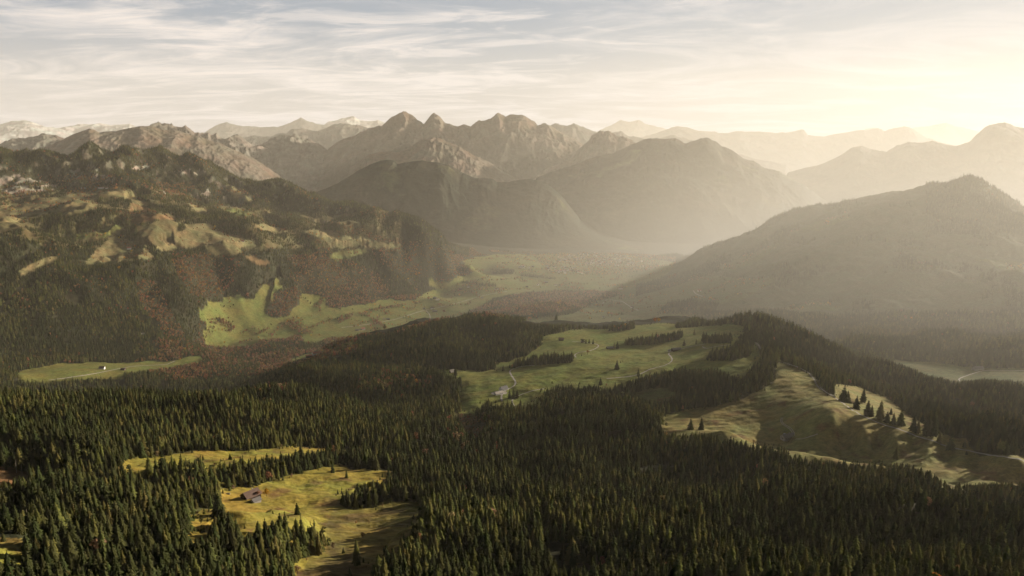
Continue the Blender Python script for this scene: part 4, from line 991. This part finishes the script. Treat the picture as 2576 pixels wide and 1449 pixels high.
# ------------------------------------------------------------------ single trees
single = []   # (x, y) of individually described trees
def place_tree(kindi, x, y, h, w, label, name, cat, group=None, rz=None):
    z = float(Hxy(x, y)) - .3
    root = empty(name, (x, y, z + CAMZ), random.uniform(0, 6.28) if rz is None else rz)
    root.scale = (w, w, h)
    tag(root, label, cat, group)
    cr, tr = (spruce_parts[kindi] if cat == 'spruce' else broad_parts[kindi])
    child('crown', cr, root); child('trunk', tr, root)
for k, (m, nl) in enumerate([(M_rust, 260), (M_gold, 260), (M_tan, 220), (M_green, 260)]):
    v, f = broad_crown(260 + k, nl, 9, .5, .05); tv, tf_ = broad_trunk(280 + k)
    broad_parts.append((mesh_from('leafy_crown_%d' % k, v, f, m), mesh_from('leafy_trunk_%d' % k, tv, tf_, M_bark)))
LONE = [
 (376,1191,38,1.3,'lone spruce standing free on the upper left meadow'),
 (748,1294,27,1.6,'small round spruce alone on the meadow right of the timber farmhouse'),
 (898,1421,56,1.15,'tall lone spruce on the boggy lower meadow'),
 (881,1452,22,1.2,'spruce cut by the bottom edge left of the lower forest'),
 (864,1392,15,1.1,'very small spruce on the bog left of the tall lone spruce'),
 (972,1411,36,1.3,'bushy spruce standing between the tall lone spruce and the forest edge'),
 (837,1190,26,1.1,'slim spruce at the top edge of the farmhouse meadow'),
 (872,1203,21,1.0,'thin spruce on the farmhouse meadow just below the tree row'),
 (497,1159,10,1.4,'leftmost of three tiny spruces on the upper left meadow'),
 (511,1158,12,1.4,'middle one of three tiny spruces on the upper left meadow'),
 (579,1156,14,1.6,'round tiny spruce right of the other two on the upper left meadow'),
 (1552,929,24,1.3,'lone spruce in the open centre of the middle meadow'),
 (1606,946,19,1.3,'spruce beside the winding road on the middle meadow'),
 (1511,969,20,1.4,'broad spruce left of the winding road near the forest edge'),
 (1282,1002,23,1.2,'left spruce of the trio right of the white farmhouse'),
 (1292,1003,26,1.2,'tallest middle spruce of the trio right of the white farmhouse'),
 (1301,1001,21,1.2,'right spruce of the trio right of the white farmhouse'),
 (1309,1031,26,1.2,'lone spruce inside the bend of the curved gravel track'),
 (1266,1029,20,1.2,'left spruce of three below the fork of the farm tracks'),
 (1277,1028,23,1.2,'middle spruce of three below the fork of the farm tracks'),
 (1288,1029,23,1.2,'right spruce of three below the fork of the farm tracks'),
 (1266,933,15,1.1,'small spruce left of the gravel road bend by the tree row'),
 (1553,877,20,1.2,'larger of the two spruces beside the low dark barn'),
 (1545,876,15,1.2,'smaller of the two spruces beside the low dark barn'),
 (1474,864,12,1.3,'left spruce of three above the looping track'),
 (1482,864,12,1.3,'middle spruce of three above the looping track'),
 (1492,866,14,1.3,'right spruce of three above the looping track'),
 (1747,842,15,1.3,'broad spruce alone below the crest trees'),
 (1721,870,16,1.3,'spruce just above the road right of the low dark farmhouse'),
 (1751,866,15,1.1,'slim spruce left of the upper tree row'),
 (2122,1011,38,1.35,'big dark spruce at the upper end of the crest path row'),
 (2132,1013,28,1.3,'spruce tucked against the right side of the big upper path spruce'),
 (2154,1028,30,1.4,'bushy spruce on the crest path just below the big upper pair'),
 (2171,1013,35,1.2,'spruce on the tawny grass behind the crest path row'),
 (2182,1047,36,1.5,'wide spruce touching the crest path in the middle of the row'),
 (2192,1049,27,1.4,'shorter spruce right behind the wide path spruce'),
 (2214,1055,44,1.2,'tallest slim spruce of the crest path row'),
 (2231,1062,26,1.3,'short spruce right of the tallest crest path spruce'),
 (2247,1067,26,1.3,'pointed spruce between the short one and the broad dark one'),
 (2266,1069,36,1.3,'broad dark spruce in the lower half of the crest path row'),
 (2241,1042,15,1.3,'small spruce on the tawny patch behind the path row'),
 (2297,1088,38,1.4,'left of two merged spruces beyond the path'),
 (2309,1090,31,1.3,'right of two merged spruces beyond the path'),
 (2334,1095,44,1.4,'large left spruce of the dense lower path pair'),
 (2350,1097,40,1.4,'large right spruce of the dense lower path pair'),
 (2363,1113,23,1.4,'rounded spruce between the dense pair and the last lone one'),
 (2391,1130,31,1.25,'last tall lone spruce beside the lower crest path'),
 (2426,1125,16,1.3,'small lone spruce right of the last tall path spruce'),
 (2431,1144,9,1.6,'tiny dark bushy spruce below the lower crest path'),
 (2254,1155,30,1.5,'hazy lone spruce in the shade far below the crest path'),
 (1737,1080,28,1.2,'left of two spruces at the left foot of the shaded slope'),
 (1764,1081,30,1.1,'right of two spruces at the left foot of the shaded slope'),
]
nb = 0
for px, py, hp, wr, lb in LONE:
    x, y, z = spot(px, min(py, 1449)); d3 = math.sqrt(x * x + y * y + z * z)
    if py > 1449: x, y, z = spot(px, py)
    h = hp * d3 / FX / math.cos(math.atan2(-z, math.hypot(x, y))) 
    place_tree(random.randrange(6), x, y, h, h * wr * random.uniform(.95, 1.1), lb, 'spruce', 'spruce'); single.append((x, y, 5)); nb += 1
BL = [
 (671,1249,17,1.2,6,'golden_tree','bright golden autumn tree right of the timber farmhouse','tree'),
 (648,1251,13,1.1,5,'rust_tree','bare rust brown tree in front of the timber farmhouse roof','tree'),
 (1356,1146,14,1.1,5,'rust_tree','single orange tree in the middle of the dark spruce forest','tree'),
 (1342,1250,12,1.1,6,'golden_tree','small golden tree in the forest below the single orange tree','tree'),
 (1920,1226,13,1.1,5,'rust_tree','orange tree in the forest below the shaded barn','tree'),
 (1648,812,12,1.1,6,'golden_tree','left of two golden trees on the meadow crest','tree'),
 (1656,812,12,1.1,6,'golden_tree','right of two golden trees on the meadow crest','tree'),
 (1545,829,10,1.1,6,'golden_tree','orange tree at the left of the small grove on the far meadow edge','tree'),
 (1573,825,11,1.1,6,'golden_tree','orange tree at the right of the small grove on the far meadow edge','tree'),
 (623,753,14,1.0,5,'rust_tree','slender orange tree alone at the top of the steep valley meadow','tree'),
 (1117,791,11,1.0,5,'rust_tree','orange tree right of the long grey roofed valley barn','tree'),
 (2520,1145,26,1.0,8,'pale_tree','pale olive leafy tree among spruces at the right end of the crest','tree'),
 (1466,863,10,1.3,8,'leafy_tree','round leafy tree beside the hut on the looping track','tree'),
 (1478,892,10,1.4,5,'rust_tree','small round brown tree below the looping track','tree'),
 (2386,1262,17,1.3,8,'pale_tree','round pale green tree in the hazy forest at the right','tree'),
]
for px, py, hp, wr, ki, nm, lb, ct in BL:
    x, y, z = spot(px, py); d3 = math.sqrt(x * x + y * y + z * z); h = hp * d3 / FX / math.cos(math.atan2(-z, math.hypot(x, y))) * 1.1
    place_tree({5: 0, 6: 1, 8: 3}[ki], x, y, h, h * wr, lb, nm, ct); single.append((x, y, 5))
for px, py, hp, lb in [(42,1190,28,'bare bleached trunk left of the brown clearing'), (56,1192,22,'shorter bare trunk right beside the brown clearing'), (72,1338,48,'tall bare dead trunk deep in the left forest'), (58,1325,34,'leaning grey dead trunk left of the tallest dead one')]:
    x, y, z = spot(px, py); d3 = math.sqrt(x * x + y * y + z * z); h = hp * d3 / FX * 1.05
    root = empty('dead_tree', (x, y, float(Hxy(x, y)) + CAMZ)); root.scale = (h, h, h); tag(root, lb, 'dead tree')
    tv, tf_ = trunk_vf(1, .02, .005, 6, .03); child('trunk', mesh_from('dead_trunk', tv, tf_, M_dead), root)
    bs = []
    for i in range(9):
        a = i * 2.4; zz = .35 + .06 * i; L = .1 * (1.2 - zz); bs.append(([(0, 0, zz), (0, 0, zz + .01), (L * math.cos(a), L * math.sin(a), zz - .02)], [(0, 1, 2)]))
    child('branches', mesh_from('dead_branches', *join(*bs), M_dead), root); single.append((x, y, 4))

# thin the forest where paths, houses and single trees stand
keep = np.ones(len(T['x']), bool)
for x, y, r_ in occupied + single:
    keep &= (np.abs(T['x'] - x) > r_) | (np.abs(T['y'] - y) > r_)
for D in pathpts:
    lo = D.min(0) - 8; hi = D.max(0) + 8
    c = np.where((T['x'] > lo[0]) & (T['x'] < hi[0]) & (T['y'] > lo[1]) & (T['y'] < hi[1]) & keep)[0]
    if len(c):
        dd = np.full(len(c), 1e9)
        for q in D: dd = np.minimum(dd, (T['x'][c] - q[0]) ** 2 + (T['y'][c] - q[1]) ** 2)
        keep[c[dd < 36]] = False
T = {k: v[keep] for k, v in T.items()}

# the spruces that show largest become trees of their own
tpx, tpy = project(T['x'], T['y'], T['z'] + T['h'])
vis = np.minimum(T['py'], 1449) - tpy
cand = (T['kind'] < 6) & (tpx > 8) & (tpx < 2568) & (tpy < 1436) & (vis > 6)
score = np.where(cand, vis, -1)
big = np.argsort(-score)[:300 - nb]
for i in big:
    lab, grp = (('dark spruce in the dense forest at the near left corner', 'spruces of the near left forest') if tpx[i] < 790 else ('dark spruce in the near forest between the boggy meadow and the right corner', 'spruces of the near right forest'))
    place_tree(int(T['kind'][i]), T['x'][i], T['y'][i], T['h'][i], T['w'][i], lab, 'spruce', 'spruce', grp, T['rot'][i])
rest = np.ones(len(T['x']), bool); rest[big] = False
T = {k: v[rest] for k, v in T.items()}

def instancer(name, label, sel):
    n = int(sel.sum())
    me = bpy.data.meshes.new(name); me.vertices.add(n)
    co = np.stack([T['x'][sel], T['y'][sel], T['z'][sel] + CAMZ - .3], 1).astype(np.float32); me.vertices.foreach_set('co', co.ravel())
    a = me.attributes.new('size', 'FLOAT_VECTOR', 'POINT'); s = np.stack([T['w'][sel], T['w'][sel], T['h'][sel]], 1).astype(np.float32); a.data.foreach_set('vector', s.ravel())
    a = me.attributes.new('turn', 'FLOAT_VECTOR', 'POINT'); lean = rng.normal(0, .025, (n, 2)); s = np.concatenate([lean, T['rot'][sel][:, None]], 1).astype(np.float32); a.data.foreach_set('vector', s.ravel())
    a = me.attributes.new('sort', 'INT', 'POINT'); a.data.foreach_set('value', T['kind'][sel].astype(np.int32))
    me.update()
    o = bpy.data.objects.new(name, me); col.objects.link(o); tag(o, label, kind='stuff')
    ng = bpy.data.node_groups.new(name, 'GeometryNodeTree')
    ng.interface.new_socket('Geometry', in_out='INPUT', socket_type='NodeSocketGeometry'); ng.interface.new_socket('Geometry', in_out='OUTPUT', socket_type='NodeSocketGeometry')
    N = ng.nodes; Lk = ng.links
    gi = N.new('NodeGroupInput'); go = N.new('NodeGroupOutput'); ip = N.new('GeometryNodeInstanceOnPoints'); ci = N.new('GeometryNodeCollectionInfo')
    ci.inputs['Collection'].default_value = protos; ci.inputs['Separate Children'].default_value = True; ci.inputs['Reset Children'].default_value = True
    def attr(nm, ty):
        q = N.new('GeometryNodeInputNamedAttribute'); q.data_type = ty; q.inputs['Name'].default_value = nm; return q.outputs['Attribute']
    Lk.new(gi.outputs[0], ip.inputs['Points']); Lk.new(ci.outputs[0], ip.inputs['Instance']); ip.inputs['Pick Instance'].default_value = True
    Lk.new(attr('sort', 'INT'), ip.inputs['Instance Index']); Lk.new(attr('turn', 'FLOAT_VECTOR'), ip.inputs['Rotation']); Lk.new(attr('size', 'FLOAT_VECTOR'), ip.inputs['Scale'])
    Lk.new(ip.outputs[0], go.inputs[0])
    md = o.modifiers.new('trees', 'NODES'); md.node_group = ng
    return o
instancer('spruce_forest', 'dense dark spruce forest covering the slopes', T['kind'] < 10)
instancer('autumn_forest', 'rust and tan broadleaf trees mixed through the woods', T['kind'] >= 10)

# ------------------------------------------------------------------ haze: layered still air, thicker towards the valley floor
SUN_AZ, SUN_EL = R(58), R(14)
def haze(name, label, color, g, ext, z0, z1, layers, scale=1.0):
    """one body of air whose density falls with height: layers = (density at the valley floor, height over which it fades)"""
    vol = bpy.data.volumes.new(name); o = bpy.data.objects.new(name, vol); col.objects.link(o)
    m, nt, ns, ls = mat(name + '_air'); out = add(ns, 'ShaderNodeOutputMaterial'); vs = add(ns, 'ShaderNodeVolumeScatter')
    at = add(ns, 'ShaderNodeAttribute', attribute_name='density'); mu = add(ns, 'ShaderNodeMath', operation='MULTIPLY', name='strength'); mu.inputs[1].default_value = 1e-5 * scale
    ls.new(at.outputs['Fac'], mu.inputs[0]); ls.new(mu.outputs[0], vs.inputs['Density'])
    vs.inputs['Color'].default_value = (*color, 1); vs.inputs['Anisotropy'].default_value = g
    ls.new(vs.outputs[0], out.inputs['Volume']); vol.materials.append(m)
    ng = bpy.data.node_groups.new(name, 'GeometryNodeTree'); ng.interface.new_socket('Geometry', in_out='INPUT', socket_type='NodeSocketGeometry'); ng.interface.new_socket('Geometry', in_out='OUTPUT', socket_type='NodeSocketGeometry')
    N = ng.nodes; L = ng.links; go = N.new('NodeGroupOutput'); vc = N.new('GeometryNodeVolumeCube')
    ps = N.new('GeometryNodeInputPosition'); sx = N.new('ShaderNodeSeparateXYZ'); L.new(ps.outputs[0], sx.inputs[0])
    def mth(op, a, b=0.0):
        n = N.new('ShaderNodeMath'); n.operation = op
        for i, q in enumerate((a, b)):
            if isinstance(q, (int, float)): n.inputs[i].default_value = q
            else: L.new(q, n.inputs[i])
        return n.outputs[0]
    hgt = mth('MAXIMUM', mth('SUBTRACT', sx.outputs[2], CAMZ - 1150), 0.0)
    terms = [mth('MULTIPLY', mth('EXPONENT', mth('MULTIPLY', hgt, -1 / hs)), rho) for rho, hs in layers]
    # stiller and clearer around the near ridges, full strength over the far valley
    ramp = N.new('ShaderNodeMapRange'); ramp.interpolation_type = 'SMOOTHSTEP'; L.new(sx.outputs[1], ramp.inputs[0])
    for i, q in enumerate((400.0, 4200.0, .34, 1.4)): ramp.inputs[i + 1].default_value = q
    side = N.new('ShaderNodeMapRange'); side.interpolation_type = 'SMOOTHSTEP'; L.new(sx.outputs[0], side.inputs[0])
    for i, q in enumerate((-500.0, 2700.0, .6, 7.5)): side.inputs[i + 1].default_value = q
    deep = N.new('ShaderNodeMapRange'); deep.interpolation_type = 'SMOOTHSTEP'; L.new(sx.outputs[1], deep.inputs[0])
    for i, q in enumerate((7500.0, 12500.0, 1.0, 2.7)): deep.inputs[i + 1].default_value = q
    fade = N.new('ShaderNodeMapRange'); fade.interpolation_type = 'SMOOTHSTEP'; L.new(sx.outputs[1], fade.inputs[0])
    for i, q in enumerate((5100.0, 8600.0, 1.0, .1)): fade.inputs[i + 1].default_value = q
    L.new(mth('MULTIPLY', mth('ADD', mth('MULTIPLY', mth('MULTIPLY', terms[0], side.outputs[0]), fade.outputs[0]), mth('MULTIPLY', terms[1], deep.outputs[0])), ramp.outputs[0]), vc.inputs['Density'])
    vc.inputs['Min'].default_value = (-ext, -6000, z0 + CAMZ); vc.inputs['Max'].default_value = (ext, ext, z1 + CAMZ)
    vc.inputs['Resolution X'].default_value = 60; vc.inputs['Resolution Y'].default_value = 40; vc.inputs['Resolution Z'].default_value = 40
    sm = N.new('GeometryNodeSetMaterial'); sm.inputs['Material'].default_value = m
    L.new(vc.outputs[0], sm.inputs[0]); L.new(sm.outputs[0], go.inputs[0])
    md = o.modifiers.new('air', 'NODES'); md.node_group = ng
    tag(o, label, kind='stuff'); return o
haze('haze', 'warm haze filling the valleys and thinning towards the summits', (.65, .605, .51), .2, 34000, -1400, 2600, [(8.0, 720.0), (1.6, 4000.0)])

# ------------------------------------------------------------------ sky and sun
w = bpy.data.worlds.new('World'); sc.world = w; w.use_nodes = True
ns = w.node_tree.nodes; ls = w.node_tree.links; ns.clear()
out = ns.new('ShaderNodeOutputWorld'); bg = ns.new('ShaderNodeBackground'); sky = ns.new('ShaderNodeTexSky')
sky.sky_type = 'NISHITA'; sky.sun_disc = False; sky.sun_elevation = SUN_EL; sky.sun_rotation = SUN_AZ; sky.air_density = 1.0; sky.dust_density = 1.5; sky.ozone_density = 1.0; sky.altitude = 1500
tc = ns.new('ShaderNodeTexCoord')
def vm(op, a, b=None):
    n = ns.new('ShaderNodeVectorMath'); n.operation = op
    ls.new(a, n.inputs[0]); 
    if b is not None:
        if isinstance(b, tuple): n.inputs[1].default_value = b
        else: ls.new(b, n.inputs[1])
    return n
def fm(op, a, b):
    n = ns.new('ShaderNodeMath'); n.operation = op
    for i, q in enumerate((a, b)):
        if isinstance(q, (int, float)): n.inputs[i].default_value = q
        else: ls.new(q, n.inputs[i])
    return n.outputs[0]
sep = ns.new('ShaderNodeSeparateXYZ'); ls.new(tc.outputs['Generated'], sep.inputs[0])
zz = fm('ADD', fm('MAXIMUM', sep.outputs['Z'], 0.0), .11)
comb = ns.new('ShaderNodeCombineXYZ'); ls.new(fm('DIVIDE', sep.outputs['X'], zz), comb.inputs[0]); ls.new(fm('DIVIDE', sep.outputs['Y'], zz), comb.inputs[1])
def cloud(rot, scale, sc_, det, lo, hi, dist=0.0, off=(0, 0, 0)):
    mp = ns.new('ShaderNodeMapping'); mp.inputs['Rotation'].default_value = (0, 0, rot); mp.inputs['Scale'].default_value = scale; mp.inputs['Location'].default_value = off
    ls.new(comb.outputs[0], mp.inputs[0]); nz = ns.new('ShaderNodeTexNoise'); nz.inputs['Scale'].default_value = sc_; nz.inputs['Detail'].default_value = det; nz.inputs['Roughness'].default_value = .62; nz.inputs['Distortion'].default_value = dist
    ls.new(mp.outputs[0], nz.inputs['Vector']); mr = ns.new('ShaderNodeMapRange'); mr.interpolation_type = 'SMOOTHSTEP'; mr.inputs[1].default_value = lo; mr.inputs[2].default_value = hi; ls.new(nz.outputs['Fac'], mr.inputs[0]); return mr.outputs[0]
c1 = cloud(R(24), (.6, 1.0, 1), 1.25, 11, .42, .66, 1.2, (3.1, 1.7, 0))
c2 = cloud(R(38), (.55, 1, 1), 2.6, 10, .46, .66, 1.0, (0.4, 2.2, 0))
c3 = cloud(R(10), (.6, .25, 1), .35, 5, .35, .7, .2, (7, 3, 0))
cc = fm('MINIMUM', fm('ADD', fm('MULTIPLY', c1, .8), fm('MULTIPLY', fm('MULTIPLY', c2, .9), c3)), 1.0)
# how close a direction lies to the sun
sd = Vector((math.sin(SUN_AZ) * math.cos(SUN_EL), math.cos(SUN_AZ) * math.cos(SUN_EL), math.sin(SUN_EL)))
dt = vm('DOT_PRODUCT', tc.outputs['Generated'], tuple(sd)).outputs['Value']
glow = ns.new('ShaderNodeMapRange'); glow.interpolation_type = 'SMOOTHSTEP'; glow.inputs[1].default_value = .0; glow.inputs[2].default_value = 1.0; ls.new(dt, glow.inputs[0])
skym = vm('SCALE', sky.outputs[0]); skym.inputs['Scale'].default_value = 0.05
def mix(fac, a, b):
    n = ns.new('ShaderNodeMix'); n.data_type = 'RGBA'
    for i, q in ((0, fac), (6, a), (7, b)):
        if isinstance(q, tuple): n.inputs[i].default_value = (*q, 1)
        elif isinstance(q, float): n.inputs[i].default_value = q
        else: ls.new(q, n.inputs[i])
    return n.outputs[2]
ccol = mix(glow.outputs[0], (1.02, .93, .86), (.63, .66, .71))
# low band of pale veil above the horizon
veil = ns.new('ShaderNodeMapRange'); veil.interpolation_type = 'SMOOTHSTEP'; veil.inputs[1].default_value = .16; veil.inputs[2].default_value = -.01; ls.new(sep.outputs['Z'], veil.inputs[0])
vcol = mix(glow.outputs[0], (.80, .72, .64), (.37, .385, .42))
pale = mix(.6, skym.outputs[0], (.50, .60, .73))
s1 = mix(fm('MULTIPLY', veil.outputs[0], .8), pale, vcol)
s2 = mix(cc, s1, ccol)
up = ns.new('ShaderNodeMapRange'); up.interpolation_type = 'SMOOTHSTEP'; up.inputs[1].default_value = .2; up.inputs[2].default_value = .42; ls.new(sep.outputs['Z'], up.inputs[0])
high = vm('SCALE', sky.outputs[0]); high.inputs['Scale'].default_value = 0.035
s3 = mix(up.outputs[0], s2, high.outputs[0])
ls.new(s3, bg.inputs[0]); bg.inputs[1].default_value = .86; ls.new(bg.outputs[0], out.inputs[0])

sl_ = bpy.data.lights.new('sun', 'SUN'); sl_.energy = 11.5; sl_.angle = R(.53); sl_.color = (1.0, .86, .67)
so = bpy.data.objects.new('sun', sl_); col.objects.link(so); so.rotation_euler = sd.to_track_quat('Z', 'Y').to_euler(); so.location = (3000, 2000, 4000)

# ------------------------------------------------------------------ camera and render set-up
cd = bpy.data.cameras.new('camera'); cam = bpy.data.objects.new('camera', cd); col.objects.link(cam)
cd.sensor_width = 36; cd.lens = 36 * FX / 2576; cd.clip_start = 1; cd.clip_end = 300000
cam.location = (0, 0, CAMZ); cam.rotation_euler = (math.pi / 2 - PITCH, 0, 0); sc.camera = cam
sc.view_settings.view_transform = 'Standard'; sc.view_settings.look = 'None'; sc.view_settings.exposure = 0; sc.view_settings.gamma = 1
sc.render.engine = 'CYCLES'
cy = sc.cycles
cy.max_bounces = 4; cy.diffuse_bounces = 1; cy.glossy_bounces = 1; cy.transmission_bounces = 1; cy.volume_bounces = 1; cy.transparent_max_bounces = 6
cy.use_adaptive_sampling = True; cy.adaptive_threshold = 0.03; cy.adaptive_min_samples = 16
cy.use_denoising = True; cy.denoiser = 'OPENIMAGEDENOISE'
cy.sample_clamp_indirect = 3
cy.volume_step_rate = 8; cy.volume_max_steps = 128
sc.render.use_persistent_data = False
